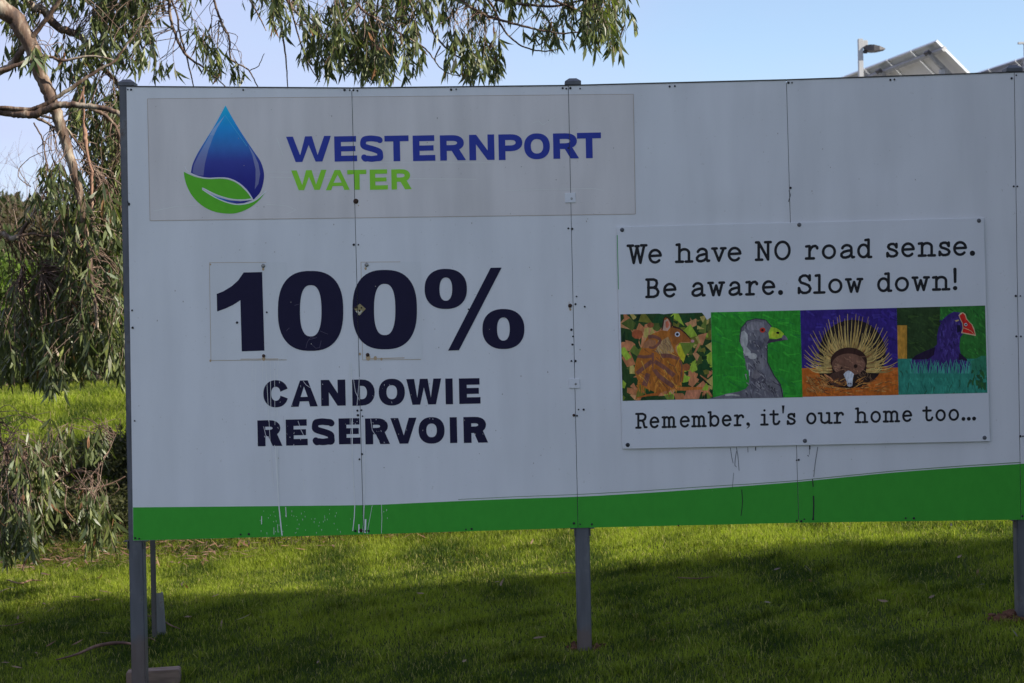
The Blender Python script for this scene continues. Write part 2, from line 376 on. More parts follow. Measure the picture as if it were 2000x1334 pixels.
PX = [PB(266, 1150)[0], PB(1140, 1150)[0], PB(1999, 1150)[0] + .012, TOPZ[4][0] + 2.39]
PT = [TOPZ[0][2] + .014, TOPZ[2][2] + .014, TOPZ[4][2] + .014, TOPZ[4][2] + .014]
for x, zt in zip(PX, PT): post(x, zt)

for px_, x_ in ((1140, PX[1]), (1999, PX[2]), (266, PX[0])):      # angle brackets under the foot of the sheets
    zb_ = PB(px_, 1031 if px_ == 1140 else (1015 if px_ > 1140 else 1056))[2]; yp = 9 + BK * x_ + .009
    for sx_b in (-1, 1):
        bm = bmesh.new(); bm_box(bm, Vector((x_ + sx_b * .052, yp + .02, zb_ - .004)), (.026, .05, .005)); bm_box(bm, Vector((x_ + sx_b * .0415, yp + .02, zb_ - .026)), (.004, .05, .04)); bm_obj('bracket', bm, M_GALVD, bb)
W2 = lambda pts, ox, oy, s: [(ox + x / s, oy + y / s) for x, y in pts]
# backing vinyl of the logo
LOGO = [(288, 193), (1237, 184), (1241, 418), (293, 431)]
o = art('logo_sheet', [([LOGO], (.74, .70, .66))], .0012, bb, M_LOGO, label='aged off-white sheet behind the drop logo')
edge = [(288, 193), (1237, 184), (1241, 418), (293, 431), (288, 193)]
art('sheet_edge', [(strip(edge, .9), alb((108, 104, 102)))], .0016, bb)
for x0, x1, y0 in ((409, 560, 513), (705, 822, 512)):
    pl = [(x0, y0), (x1, y0 - 1), (x1 + 3, y0 + 189), (x0 + 3, y0 + 191)]
    art('number_plate', [([pl], (.7, .7, .68))], .0010, bb, M_PLATE)
    art('plate_edge', [(strip([(x1 - 40, y0 - .6), (x0, y0), (x0 + 3, y0 + 191), (x1, y0 + 190)], .9), alb((112, 108, 100)))], .0014, bb)
BLUE = alb((30, 42, 112)); LGREEN = alb((88, 142, 44)); NAVY = alb((17, 17, 38)); BAND = alb((36, 103, 36)); DGREEN = alb((58, 122, 34))

# ---- bold sans glyphs in unit box, y down
def sup(x0, y0, x1, y1, e=2.3, n=40):
    cx, cy, rx, ry = (x0 + x1) / 2, (y0 + y1) / 2, (x1 - x0) / 2, (y1 - y0) / 2; o = []
    for k in range(n):
        a = 2 * math.pi * (k + .37) / n; c, s = math.cos(a), math.sin(a)
        o.append((cx + rx * math.copysign(abs(c) ** (2 / e), c), cy + ry * math.copysign(abs(s) ** (2 / e), s)))
    return o
def rect(x0, y0, x1, y1): return [(x0, y0), (x1, y0), (x1, y1), (x0, y1)]
def bowl(x0, y0, x1, y1, fx=.5, n=12):
    """D-like: straight left half then round right"""
    xm = x0 + (x1 - x0) * fx; cy = (y0 + y1) / 2; o = [(x0, y0), (xm, y0)]
    for k in range(1, n):
        a = -math.pi / 2 + math.pi * k / n; o.append((xm + (x1 - xm) * abs(math.cos(a)) ** .85, cy + (y1 - y0) / 2 * math.copysign(abs(math.sin(a)) ** .95, math.sin(a))))
    return o + [(xm, y1), (x0, y1)]
def glyph(ch, sx, sy, W_, H_):
    """returns [(polys, keep)], sx stem width and sy bar height as fractions of the box"""
    if ch == 'E': return [([rect(0, 0, sx, 1), rect(sx * .5, 0, .97, sy), rect(sx * .5, .5 - sy * .47, .93, .5 + sy * .45), rect(sx * .5, 1 - sy, 1, 1)], 1)]
    if ch == 'T': return [([rect(0, 0, 1, sy), rect(.5 - sx / 2, sy * .5, .5 + sx / 2, 1)], 1)]
    if ch == 'I': return [([rect(0, 0, 1, 1)], 1)]
    if ch == 'N': return [([rect(0, 0, sx, 1), rect(1 - sx, 0, 1, 1), [(0, 0), (sx * 1.05, 0), (1, 1), (1 - sx * 1.05, 1)]], 1)]
    if ch == 'V': return [([[(0, 0), (sx, 0), (.5, .68), (1 - sx, 0), (1, 0), (.5 + sx * .55, 1), (.5 - sx * .55, 1)]], 1)]
    if ch == 'W':
        q = sx; a, b2 = .285, .715
        return [([[(0, 0), (q, 0), (a + .02, .74), (.5 - q * .5, 0), (.5 + q * .5, 0), (b2 - .02, .74), (1 - q, 0), (1, 0), (b2 + q * .55, 1), (b2 - q * .45, 1), (.5, .34), (a + q * .45, 1), (a - q * .55, 1)]], 1)]
    if ch == 'A': return [([[(.5 - sx * .5, 0), (.5 + sx * .5, 0), (1, 1), (1 - sx, 1), (.5 + (1 - .5 - sx) * .78, .8), (.5 - (.5 - sx) * .78, .8), (sx, 1), (0, 1)]], 1), ([[(.5, .23), (.5 + (.5 - sx) * .62, .63), (.5 - (.5 - sx) * .62, .63)]], 0)]
    if ch in 'O0': return [([sup(0, 0, 1, 1, 2.25)], 1), ([sup(sx, sy, 1 - sx, 1 - sy, 2.3)], 0)]
    if ch == 'D': return [([bowl(0, 0, 1, 1, .42)], 1), ([bowl(sx, sy, 1 - sx, 1 - sy, .35)], 0)]
    if ch == 'P': return [([bowl(0, 0, 1, .66, .5), rect(0, .3, sx, 1)], 1), ([bowl(sx, sy, 1 - sx, .66 - sy, .5)], 0)]
    if ch == 'R': return [([bowl(0, 0, .93, .62, .5), rect(0, .3, sx, 1), [(.38, .5), (.38 + sx * 1.25, .5), (1, 1), (1 - sx * 1.25, 1)]], 1), ([bowl(sx, sy, .93 - sx, .62 - sy, .5)], 0)]
    if ch == 'C':
        return [([sup(0, 0, 1.02, 1, 2.2)], 1), ([sup(sx, sy * 1.02, 1.02 - sx, 1 - sy * 1.02, 2.2)], 0), ([[(.55, .5), (1.2, .20), (1.2, .36), (1.2, .62), (1.2, .78)], ], 0)]
    if ch == 'S':
        h = sy / 2; wv = sy * .5 * H_ / W_
        pts = [(.89, .20), (.83, .13 + h * .2), (.68, h + .02), (.48, h), (.26, h + .02), (.12 + wv * .55, .17), (wv + .03, .28), (.13 + wv * .4, .39), (.34, .455), (.62, .53), (.88 - wv * .3, .62), (1 - wv, .73), (.92 - wv * .4, .86), (.72, .98 - h), (.5, 1 - h), (.32, .98 - h), (.23, .90 - h * .2), (.17, .80)]
        return 'S', pts
def word(spec, sxp, syp, base_ref=None):
    """spec: list of (char, x0, y0, x1, y1) in photo px"""
    L = []
    for ch, x0, y0, x1, y1 in spec:
        W_, H_ = x1 - x0, y1 - y0; sh = (x1 - x0) * -.013
        ll = .021 * H_    # lean with the board's verticals
        T = lambda x, y: (x0 + (x * (W_ - ll)) + ll * y, y0 + y * H_ - .0 + (-.021) * (x - .5) * W_)
        if ch == 'I': g = glyph(ch, 1, 1, W_, H_)
        else: g = glyph(ch, sxp / W_, syp / H_, W_, H_)
        if g[0] == 'S':
            pts = spline([(x, y, 0, 0) for x, y in g[1]], 4)[:, :2]; L.append((pen([T(x, y) for x, y in pts], syp * 1.02, False), 1)); continue
        if ch == 'C':
            # open the ring with a wedge
            g = g[:2] + [([[(.50, .5), (1.3, .21), (1.3, .79)]], 0)]
        for ps, k in g: L.append(([[T(x, y) for x, y in p] for p in ps], k))
    return L
z2 = lambda x: 280 + x / 3.994
def box2(ch, a, b_, c, d, ox, oy, s=3.994): return (ch, ox + a / s, oy + c / s, ox + b_ / s, oy + d / s)
wp = [box2('W', 1113, 1467, 384, 583, 280, 170), box2('E', 1488, 1668, 383, 580, 280, 170), box2('S', 1685, 1870, 378, 583, 280, 170), ('T', 750.7, 264.8, 798.8, 314.8),
      box2('E', 103, 281, 377, 576, 780, 170), box2('R', 315, 520, 375, 572, 780, 170), box2('N', 543, 743, 371, 570, 780, 170), box2('P', 772, 962, 368, 568, 780, 170),
      box2('O', 971, 1176, 361, 563, 780, 170), box2('R', 1198, 1402, 360, 558, 780, 170), box2('T', 1385, 1576, 356, 555, 780, 170)]
wt = [box2('W', 1153, 1432, 648, 803, 280, 170), box2('A', 1420, 1610, 647, 803, 280, 170), box2('T', 1590, 1742, 646, 801, 280, 170), box2('E', 1765, 1908, 643, 800, 280, 170), ('R', 764, 330.5, 804.3, 369.8)]
cw = [box2('C', 135, 330, 90, 302, 480, 720), box2('A', 348, 562, 92, 296, 480, 720), box2('N', 585, 780, 87, 290, 480, 720), box2('D', 823, 1008, 84, 288, 480, 720), box2('O', 1035, 1243, 79, 288, 480, 720), box2('W', 1252, 1528, 79, 280, 480, 720), box2('I', 1556, 1617, 77, 278, 480, 720), box2('E', 1662, 1832, 75, 274, 480, 720)]
rv = [box2('R', 90, 286, 402, 604, 480, 720), box2('E', 311, 484, 396, 599, 480, 720), box2('S', 510, 692, 388, 597, 480, 720), box2('E', 723, 895, 387, 589, 480, 720), box2('R', 930, 1125, 387, 589, 480, 720), box2('V', 1128, 1336, 384, 585, 480, 720), box2('O', 1346, 1553, 378, 585, 480, 720), box2('I', 1590, 1650, 379, 580, 480, 720), box2('R', 1697, 1890, 376, 578, 480, 720)]
def text_obj(name, spec, sxp, syp, col, off, extra=(), label=None):
    lay = [(ps, col if k else None) for ps, k in word(spec, sxp, syp)]
    return art(name, lay + [(p, None) for p in extra], off, bb, label=label)
# each letter erases only its own hole, so every word is laid letter by letter
def text_word(name, spec, sxp, syp, col, off, extra=(), label=None):
    for k, s in enumerate(spec):
        lay = [(ps, col if q else None) for ps, q in word([s], sxp, syp)]
        art(name, lay, off, bb, label=label)
text_word('blue_letter', wp, 13.4, 11.2, BLUE, .0024)
text_word('green_letter', wt, 10.8, 8.4, LGREEN, .0024)
# chips and scratches cut out of the weathered navy words
rc = random.Random(3); chips = []
for _ in range(80):
    x = rc.uniform(500, 955) if rc.random() < .12 else rc.choice([rc.gauss(545, 22), rc.gauss(690, 10), rc.gauss(610, 30), rc.gauss(740, 14)]); y = rc.uniform(738, 872)
    l = rc.uniform(.6, 5) * (1.6 if rc.random() < .2 else 1); ww = rc.uniform(.35, 1.1); dx_ = rc.uniform(-.25, .35)
    chips.append([(x, y), (x + ww, y + .3), (x + ww + dx_ * l, y + l), (x + dx_ * l - .1, y + l * .7)])
cracks = []
for p in ([(702, 736), (700, 760), (697, 794)], [(690, 738), (694, 765), (702, 782)], [(688, 815), (685, 845), (686, 870)], [(592, 744), (598, 752), (606, 757)], [(515, 833), (519, 850), (525, 856)], [(553, 812), (556, 832), (549, 838)], [(582, 822), (588, 840), (593, 850)], [(724, 818), (727, 840), (741, 862)]): cracks += strip(p, 1.0)
text_word('navy_letter', cw, 15.5, 12.6, NAVY, .0012); text_word('navy_letter', rv, 15.5, 12.6, NAVY, .0012)
def flat(name, polys, col, off, parent=bb):
    V = []; T = []
    for q, p in enumerate(polys):
        k = len(V); V += [PB(x, y, off + q * .0000015) for x, y in p]; T += [(k, k + i, k + i + 1) for i in range(1, len(p) - 1)]
    T = np.array(T); me = mesh_np(name, np.array(V), [T], [np.tile(np.array(col), (len(T), 1))]); return tag(link(name, me, M_PRINT, parent), kind='stuff')
flat('paint_chips', chips + cracks, alb((128, 136, 150)), .0017)
# the digits and percent sign
def z4(p): return W2(p, 380, 480, 3.994)
def z5(p): return W2(p, 780, 480, 3.994)
art('digit', [([z4([(383, 208), (527, 205), (545, 818), (368, 824), (357, 425), (300, 462), (240, 490), (176, 513), (173, 376), (225, 355), (290, 315), (340, 270)])], NAVY)], .0020, bb, label='large navy figure one of the hundred')
art('digit', [([z4(sup(650, 196, 1160, 820, 2.5, 56))], NAVY), ([z4(sup(822, 307, 990, 707, 2.5, 44))], None)], .0020, bb, label='first large navy zero')
art('digit', [([z4(sup(1232, 188, 1735, 808, 2.5, 56))], NAVY), ([z4(sup(1400, 297, 1566, 697, 2.5, 44))], None)], .0020, bb, label='second large navy zero, cut by a panel joint')
art('percent_sign', [([z5(sup(197, 180, 527, 493, 2.3, 48))], NAVY), ([z5(sup(313, 247, 412, 429, 2.3, 36))], None), ([z5(sup(648, 493, 975, 805, 2.3, 48))], NAVY), ([z5(sup(762, 559, 861, 740, 2.3, 36))], None), ([z5([(712, 172), (798, 170), (465, 815), (380, 818)])], NAVY)], .0020, bb)
scr = []
for p in ([(868, 800), (880, 750), (905, 715), (940, 720)], [(915, 770), (945, 800), (975, 795), (988, 740)], [(890, 735), (955, 715)], [(980, 665), (1040, 690)], [(780, 465), (815, 455)], [(715, 665), (740, 640)]): scr += strip(z4(p), .7)
stuffart('scratch', [(scr, alb((58, 58, 78)))], .0026, bb)
# diamond hazard patch on the second zero
art('diamond_sticker', [([z4([(1242, 486), (1290, 452), (1336, 492), (1284, 546)])], alb((92, 90, 70))), (strip(z4([(1258, 512), (1308, 510)]), 1.2) + strip(z4([(1264, 522), (1302, 522)]), 1.0) + strip(z4([(1272, 532), (1296, 532)]), .9), alb((170, 172, 160))), (strip(z4([(1245, 486), (1275, 480)]), 3) + [z4(circ(1302, 484, 7)), z4(circ(1262, 476, 6)), z4(circ(1287, 506, 8))], alb((30, 26, 24)))], .0030, bb)

# ---- drop logo, coordinates in the 5.56x zoom of (340,190)
zl = lambda p: W2(p, 340, 190, 5.558)
def sp2(pts, seg=5): return [tuple(q) for q in spline([(x, y, 0, 0) for x, y in pts], seg)[:, :2]]
dropL = sp2([(558, 88), (450, 290), (340, 470), (255, 610), (200, 730), (182, 820)]); dropR = sp2([(558, 88), (660, 270), (760, 430), (860, 580), (940, 700), (975, 820), (970, 920), (935, 1030), (865, 1110)])
leaf_top = sp2([(182, 826), (260, 858), (370, 878), (500, 874), (600, 884), (700, 930), (790, 1010), (850, 1100)])
drop = zl(dropL + leaf_top[1:] + dropR[::-1][:-1])
def lerp(a, b_, t): return tuple(a[i] + (b_[i] - a[i]) * t for i in range(3))
GST = [(206, (18, 128, 172)), (250, (24, 100, 160)), (285, (36, 78, 138)), (315, (36, 46, 112)), (350, (28, 32, 98)), (392, (20, 24, 90))]
def gradc(x, y):
    for (y0, c0), (y1, c1) in zip(GST[:-1], GST[1:]):
        if y <= y1: return alb(lerp(c0, c1, max(0, min(1, (y - y0) / (y1 - y0)))))
    return alb(GST[-1][1])
bands = [([rect(355, 200 + 8 * k, 525, 208 + 8 * k)], gradc) for k in range(26)]
art('drop_emblem', bands, .0020, bb, clip=[drop], seams=False, label='blue gradient water drop of the logo')
def lightc(k, a): return lambda x, y: tuple(np.array(gradc(x, y)) * (1 - a) + np.array(alb(k)) * a)
shine1 = zl([(552, 195), (420, 350), (350, 480), (270, 620), (215, 730), (200, 815), (235, 845), (318, 852), (335, 720), (370, 580), (420, 440), (470, 330)])
art('drop_shine', [([rect(355, 200 + 8 * k, 525, 208 + 8 * k)], lightc((165, 175, 195), .32 + .1 * (k < 8) - .008 * k)) for k in range(26)], .0023, bb, clip=[shine1], seams=False)
shine2 = zl([(805, 520), (870, 620), (915, 720), (935, 830), (915, 940), (875, 1000), (885, 900), (885, 780), (850, 630)])
art('drop_shine', [([rect(355, 200 + 8 * k, 525, 208 + 8 * k)], lightc((150, 165, 195), .40 - .01 * k)) for k in range(26)], .0023, bb, clip=[shine2], seams=False)
art('drop_shine', [(strip(zl([(550, 190), (640, 320), (720, 430), (790, 530)]), .6), alb((60, 130, 180)))], .0023, bb, seams=False)
leaf1 = sp2([(105, 808), (115, 880), (140, 965), (190, 1060), (260, 1140), (350, 1205), (450, 1245), (560, 1262), (660, 1260), (760, 1230), (850, 1180), (930, 1110), (1000, 1018)])
leaf2 = sp2([(1000, 1018), (940, 1075), (880, 1120), (800, 1152), (700, 1165), (600, 1150), (480, 1105), (380, 1050), (305, 1000)])
leaf3 = sp2([(305, 990), (318, 988), (420, 1040), (520, 1080), (640, 1108), (760, 1112), (840, 1102)])
leaf4 = sp2([(840, 1098), (790, 1030), (700, 945), (600, 897), (500, 884), (370, 888), (260, 872), (180, 845), (105, 808)])
art('leaf_emblem', [([zl(leaf1 + leaf2[1:] + leaf3 + leaf4)], DGREEN), ([zl([(395, 1048), (480, 1085), (600, 1118), (720, 1128), (852, 1116), (760, 1148), (680, 1155), (580, 1135), (480, 1098)])], lambda x, y: gradc(0, 245 + (x - 411) * 1.6))], .0022, bb, seams=False, label='green leaf curling under the blue drop')
wl = strip(zl(leaf_top), 1.8) + strip(zl(sp2([(865, 1118), (930, 1060), (975, 980), (985, 920)])), .9) + strip(zl(sp2([(118, 750), (135, 790), (170, 815)])), .9) + strip(zl(leaf3), 1.6) + strip(zl(leaf2), 1.4)
art('emblem_outline', [(wl, alb((172, 172, 178)))], .0026, bb, seams=False)
gh = []
for p in ([(300, 412), (340, 404), (390, 400)], [(520, 399), (560, 402), (578, 410), (560, 418)], [(520, 336), (640, 336)], [(527, 346), (930, 350)], [(700, 318), (960, 318)], [(1040, 240), (1052, 236), (1060, 244), (1085, 228)], [(540, 268), (553, 304)], [(985, 372), (1160, 368), (1180, 372)]): gh += strip(p, .8)
stuffart('ghost_line', [(gh, alb((152, 152, 158)))], .0018, bb)

# ---- green band along the foot
bt = [(258, 991), (480, 989), (710, 986.5), (800, 983), (900, 978.5), (1010, 974), (1129, 970), (1250, 963.5), (1380, 954.7), (1470, 948), (1560, 941), (1630, 934), (1750, 922.5), (1880, 913), (1994, 906), (2100, 897), (2500, 872), (2950, 850)]
bt = sp2(bt, 3)
art('green_band', [([bt + [(2950, 980), (2500, 998), (1994, 1015.2), (1560, 1021.2), (1129, 1031.2), (710, 1044.2), (260, 1056.2)]], BAND)], .0010, bb, clip=[[(259, 900), (2860, 800), (2860, 1000.), (1994, 1015), (1560, 1021), (1129, 1031), (710, 1044), (260.2, 1055.6)]], label='plain green strip along the bottom of the board')
stuffart('band_line', [([taper([(895, 975.5), (1010, 970), (1129, 965.8), (1250, 959), (1380, 950.2), (1470, 945), (1560, 938.5), (1630, 931.3), (1750, 919.5), (1880, 910), (1994, 903)], .9, 1.6)], alb((60, 88, 62)))], .0010, bb)
# ---- drips, stains, scratches
wd = []
for p, w_ in (([(519, 705), (528, 870), (534, 950)], .8), ([(538, 872), (541, 930), (545, 990), (549, 1030), (551, 1046)], 2.2), ([(544, 700), (541, 738)], 1.0), ([(541, 796), (542, 812)], 1.0), ([(542, 872), (543, 950)], 1.3), ([(686, 710), (688, 820), (688, 900), (693, 985), (692, 1010), (689, 1037)], 1.6), ([(712, 820), (711, 990), (709, 1040)], 1.5), ([(727, 987), (719, 1030), (718, 1042)], .7), ([(745, 985), (746, 1010), (745, 1042)], .8), ([(511, 1008), (511, 1024)], 1.4), ([(558, 990), (559, 1010)], 1.4), ([(593, 936), (594, 958)], 1.0), ([(688, 192), (689, 262)], 1.6), ([(513, 705), (512, 800)], .7), ([(500, 705), (499, 800)], .7), ([(528, 705), (529, 800)], .8), ([(536, 705), (537, 830)], .7), ([(493, 705), (492, 760)], .6), ([(683, 705), (684, 830)], .8), ([(701, 1024), (701, 1041)], 2.2), ([(714, 1014), (713, 1041)], 3.2), ([(535, 1030), (535, 1044)], .8), ([(542, 1024), (543, 1040)], .7)):
    wd += strip(p, w_)
for _ in range(55):
    x = rc.choice([rc.uniform(500, 760), rc.uniform(520, 660)]); y = rc.uniform(992, 1040); wd.append([(x, y), (x + .7, y + .2), (x + .5, y + rc.uniform(1.5, 5)), (x - .1, y + 1)])
stuffart('paint_drip', [(wd, alb((160, 160, 160)))], .0032, bb)
bd = []
z7 = lambda p: W2(p, 1380, 850, 7.02)
for p, w_ in (([(325, 170), (345, 300), (365, 385)], .9), ([(408, 160), (430, 280), (446, 485)], .9), ([(410, 220), (392, 330), (388, 415), (412, 438)], .9), ([(372, 515), (352, 730)], .6), ([(482, 745), (494, 900), (486, 1000), (472, 1105)], 1.4), ([(565, 165), (568, 235)], .8), ([(672, 160), (672, 210)], 1.6), ([(1525, 160), (1490, 380), (1470, 570)], .9), ([(1452, 600), (1462, 710)], 1.8), ([(1466, 830), (1470, 960), (1462, 1160)], 2.6), ([(1415, 140), (1415, 195)], 2.4), ([(1412, 195), (1412, 265)], .7), ([(1385, 275), (1400, 290)], 1.5)):
    bd += strip(z7(p), w_)
bd += strip([(1541, 372), (1544, 381), (1540, 394)], 1.3) + strip([(249, 392), (252, 402)], 2)
stuffart('black_drip', [(bd, alb((30, 32, 36)))], .0034, bb)
rs = []
for x, y, r_ in ((514, 524, 2.4), (714, 523, 2.2), (515, 699, 3.4), (719, 697, 4.6), (733, 698, 3.2), (745, 700, 2.2), (411, 703, 2), (703, 690, 2.2), (1114, 603, 2.0), (411, 515, 1.6), (700, 400, 1), (1353 - 0, 0, 0.1)):
    if y: rs.append(circ(x, y + 1.5, r_, r_ * 1.3, 10))
rs += strip([(470, 701.5), (545, 701)], 1.2) + strip([(722, 700.5), (790, 699)], 1.4) + strip([(1112, 589), (1110, 597), (1113, 606)], .8)
stuffart('rust_stain', [(rs, alb((112, 104, 90)))], .0018, bb)
dl = []
for _ in range(130):
    x = rc.uniform(270, 1960); y = rc.uniform(190, 960); r_ = rc.uniform(.4, 1.1)
    if 1200 < x < 1936 and 420 < y < 885: continue
    dl.append(circ(x, y, r_, r_ * rc.uniform(1, 2.2), 7))
stuffart('dirt_speck', [(dl, alb((100, 104, 108)))], .0022, bb)
# ---- screws and plates
def head(bm, p, r_, h, seg=10):
    p = Vector(p); n = Vector(BN); rot = n.to_track_quat('Z', 'Y').to_matrix().to_4x4()
    bmesh.ops.create_cone(bm, cap_ends=True, segments=seg, radius1=r_, radius2=r_ * .6, depth=h, matrix=Matrix.Translation(p + n * h / 2) @ rot)
scr_px = [(243.5 + 6, 175), (256, 175), (475, 175.5), (673, 176), (683, 176), (690, 176), (698, 177), (881, 175), (891, 174.5), (1099, 172), (1106, 173), (1114, 172), (1133, 173), (1308, 169), (1318, 168), (1540, 161.5), (1547, 161.5), (1739, 156), (1747, 155), (1976, 153), (1985, 147), (252, 398), (258, 606), (259, 640), (263, 822), (264, 1051), (272, 1052), (691, 478), (700, 478), (698, 802), (706, 801), (699, 811), (708, 813), (707, 887), (702, 897), (694, 1037), (714, 1037), (720, 1037), (470, 1044), (486, 1043), (910, 1034), (921, 1033), (1110, 446), (1117.5, 447), (1126, 579), (1124, 594), (1142, 599), (1116, 644), (1119, 657), (1118, 673), (1116, 705), (1124, 705), (1130, 800), (1140, 800), (1127, 812), (1121, 1022), (1133, 1024), (1156, 1024), (1110, 289), (1544, 367), (1556, 899), (1560, 898), (1556, 1017), (1565, 1018), (1571, 1014), (1588, 1014), (1769, 1012), (1785, 1012), (1325, 1026), (1980, 364), (1987, 364), (1984, 578), (1993, 578), (1985, 657), (1994, 657), (1993, 852), (1998, 852), (1997, 1008), (521, 610), (463, 630), (915, 604)]
bm = bmesh.new()
for i, (x, y) in enumerate(scr_px): head(bm, PB(x, y, .0028), (.0045, .006, .0052, .0068)[i % 4], .003)
o = bm_obj('screws', bm, M_SCREW, bb); tag(o, kind='stuff')
for (x, y, r_, mt_) in ((695, 393, .014, M_RUST), (1113.5, 597, .011, M_RUST), (1121, 811, .008, M_RUST), (515, 695, .009, M_RUST), (718, 693, .010, M_RUST), (514, 519, .011, M_CHROME), (716, 517, .011, M_CHROME), (705, 1036, .010, M_RUST)):
    bm = bmesh.new(); head(bm, PB(x, y, .0035), r_, .004, 14); head(bm, PB(x, y, .007), r_ * .5, .003, 6); bm_obj('bolt', bm, mt_, bb)
for cx_, cy_ in ((1114, 386.5), (1122, 749)):
    q = prism_obj('clamp_plate', [PB(cx_ - 11, cy_ - 9.5, .006), PB(cx_ + 10, cy_ - 10, .006), PB(cx_ + 10.5, cy_ + 9, .006), PB(cx_ - 10.5, cy_ + 9.5, .006)], .004, M_POSTER, bb, .0012)
    bm = bmesh.new(); head(bm, PB(cx_ + 2.5, cy_ + 1, .0062), .0065, .003); k_ = bm_obj('bolt', bm, M_CHROME, bb); k_.parent = q; k_.matrix_parent_inverse = Matrix.Identity(4)

# ------------------------------------------------------------------ wildlife warning sign fixed to the board
ws = empty('wildlife_sign', tuple(PB(1570, 877, .012)), 'white sign with four animal paintings and typewriter lettering, screwed to the board', 'sign')
SO = .014
prism_obj('sign_panel', [PB(1204, 443, SO), PB(1922, 425, SO), PB(1934, 862, SO), PB(1216, 877, SO)], .004, M_POSTER, ws, .0015)
art('green_line', [([[(1204.8, 459), (1206.2, 459), (1208.6, 565), (1207.4, 565)]], albr((30, 95, 50)))], SO + .0008, ws, seams=False)
for x, y in ((1215, 449), (1561, 439), (1912, 431), (1226, 869), (1572, 861), (1923, 855)):
    bm = bmesh.new(); head(bm, PB(x, y, SO + .001), .0115, .0035, 14); head(bm, PB(x, y, SO + .004), .006, .004, 6); bm_obj('bolt', bm, M_GALV if x != 1226 else M_SCREW, ws)
def arc(cx, cy, rx, ry, a0, a1, n=14): return [(cx + rx * math.cos(math.radians(a0 + (a1 - a0) * k / n)), cy + ry * math.sin(math.radians(a0 + (a1 - a0) * k / n))) for k in range(n + 1)]
A_ = 1.40
def arch(xs, xe): m_ = (xs + xe) / 2; return [(xs, .66)] + arc(m_ + .0, .70, (xe - xs) / 2, .30, 165, 0, 8) + [(xe, 0)]
TW = {
 'e': [[(.02, .52), (1, .55)] , arc(.5, .5, .5, .5, 6, 318, 20)],
 'a': [[(.1, .76)] + arc(.45, .70, .35, .30, 160, 10, 8) + [(.8, .5), (.8, .18), (.88, .01), (1, .03)], [(.8, .58), (.5, .54), (.2, .46), (.03, .3), (.03, .14), (.16, .02), (.36, 0), (.6, .07), (.8, .24)]],
 'h': [[(.03, A_ - .03), (.2, A_), (.2, 0)], [(0, 0), (.42, 0)], arch(.2, .8), [(.6, 0), (1, 0)]],
 'n': [[(.0, .97), (.2, 1), (.2, 0)], [(0, 0), (.42, 0)], arch(.2, .8), [(.6, 0), (1, 0)]],
 'm': [[(0, .98), (.13, 1), (.13, 0)], [(0, 0), (.27, 0)], arch(.13, .5), arch(.5, .87), [(.42, 0), (.6, 0)], [(.76, 0), (1, 0)]],
 'v': [[(.13, 1), (.5, 0), (.87, 1)], [(0, 1), (.33, 1)], [(.67, 1), (1, 1)]],
 'w': [[(.1, 1), (.31, 0), (.5, .78), (.69, 0), (.9, 1)], [(0, 1), (.28, 1)], [(.72, 1), (1, 1)]],
 'r': [[(.02, .97), (.3, 1), (.3, 0)], [(0, 0), (.66, 0)], [(.3, .55), (.4, .8), (.58, .97), (.8, 1), (.95, .88)], [(.93, .86), (.95, .8)]],
 'o': [arc(.5, .5, .5, .5, 0, 360, 24)],
 'd': [arc(.4, .5, .4, .5, 0, 360, 22), [(.55, A_ - .03), (.8, A_), (.8, 0), (1, 0)]],
 'b': [arc(.6, .5, .4, .5, 0, 360, 22), [(0, A_ - .03), (.2, A_), (.2, 0)]],
 's': [[(.86, .74), (.78, .9), (.6, 1), (.38, 1), (.16, .92), (.1, .76), (.2, .62), (.5, .54), (.82, .42), (.95, .26), (.86, .08), (.62, 0), (.36, 0), (.14, .1), (.05, .26)], [(.88, 1), (.88, .72)], [(.03, 0), (.03, .28)]],
 'l': [[(.14, A_ - .03), (.5, A_), (.5, 0)], [(0, 0), (1, 0)]],
 'i': [[(.1, .98), (.52, 1), (.52, 0)], [(0, 0), (1, 0)], [(.5, 1.42), (.52, 1.44)]],
 't': [[(.36, 1.36), (.36, .25), (.44, .05), (.62, 0), (.86, .06), (1, .28)], [(0, 1), (.82, 1)]],
 'u': [[(0, 1), (.2, 1), (.2, .28), (.28, .08), (.46, 0), (.64, .06), (.8, .26)], [(.62, 1), (.8, 1), (.8, 0), (1, 0)]],
 'W': [[(.12, A_), (.32, 0), (.5, 1.25), (.68, 0), (.88, A_)], [(0, A_), (.28, A_)], [(.72, A_), (1, A_)], [(.42, A_ - .06), (.58, A_ - .06)]],
 'N': [[(.0, A_), (.18, A_), (.82, 0), (.82, A_)], [(.18, A_), (.18, 0)], [(0, 0), (.42, 0)], [(.62, A_), (1, A_)]],
 'O': [arc(.5, A_ / 2, .5, A_ / 2, 0, 360, 26)],
 'B': [[(0, A_), (.6, A_), (.82, A_ - .1), (.88, 1.08), (.8, .84), (.58, .74), (.15, .74)], [(.58, .74), (.86, .64), (1, .4), (.9, .12), (.62, 0), (0, 0)], [(.17, 0), (.17, A_)]],
 'R': [[(0, A_), (.62, A_), (.84, 1.28), (.9, 1.08), (.82, .84), (.6, .72), (.2, .72)], [(.2, 0), (.2, A_)], [(0, 0), (.42, 0)], [(.55, .72), (.7, .55), (.76, .2), (.84, .02), (1, .03)]],
 'S': [[(.86, 1.12), (.76, 1.3), (.58, A_), (.36, A_), (.14, 1.26), (.08, 1.04), (.2, .84), (.5, .74), (.82, .6), (.96, .34), (.86, .1), (.62, 0), (.36, 0), (.14, .14), (.05, .36)], [(.9, A_), (.9, 1.02)], [(.03, 0), (.03, .4)]],
}
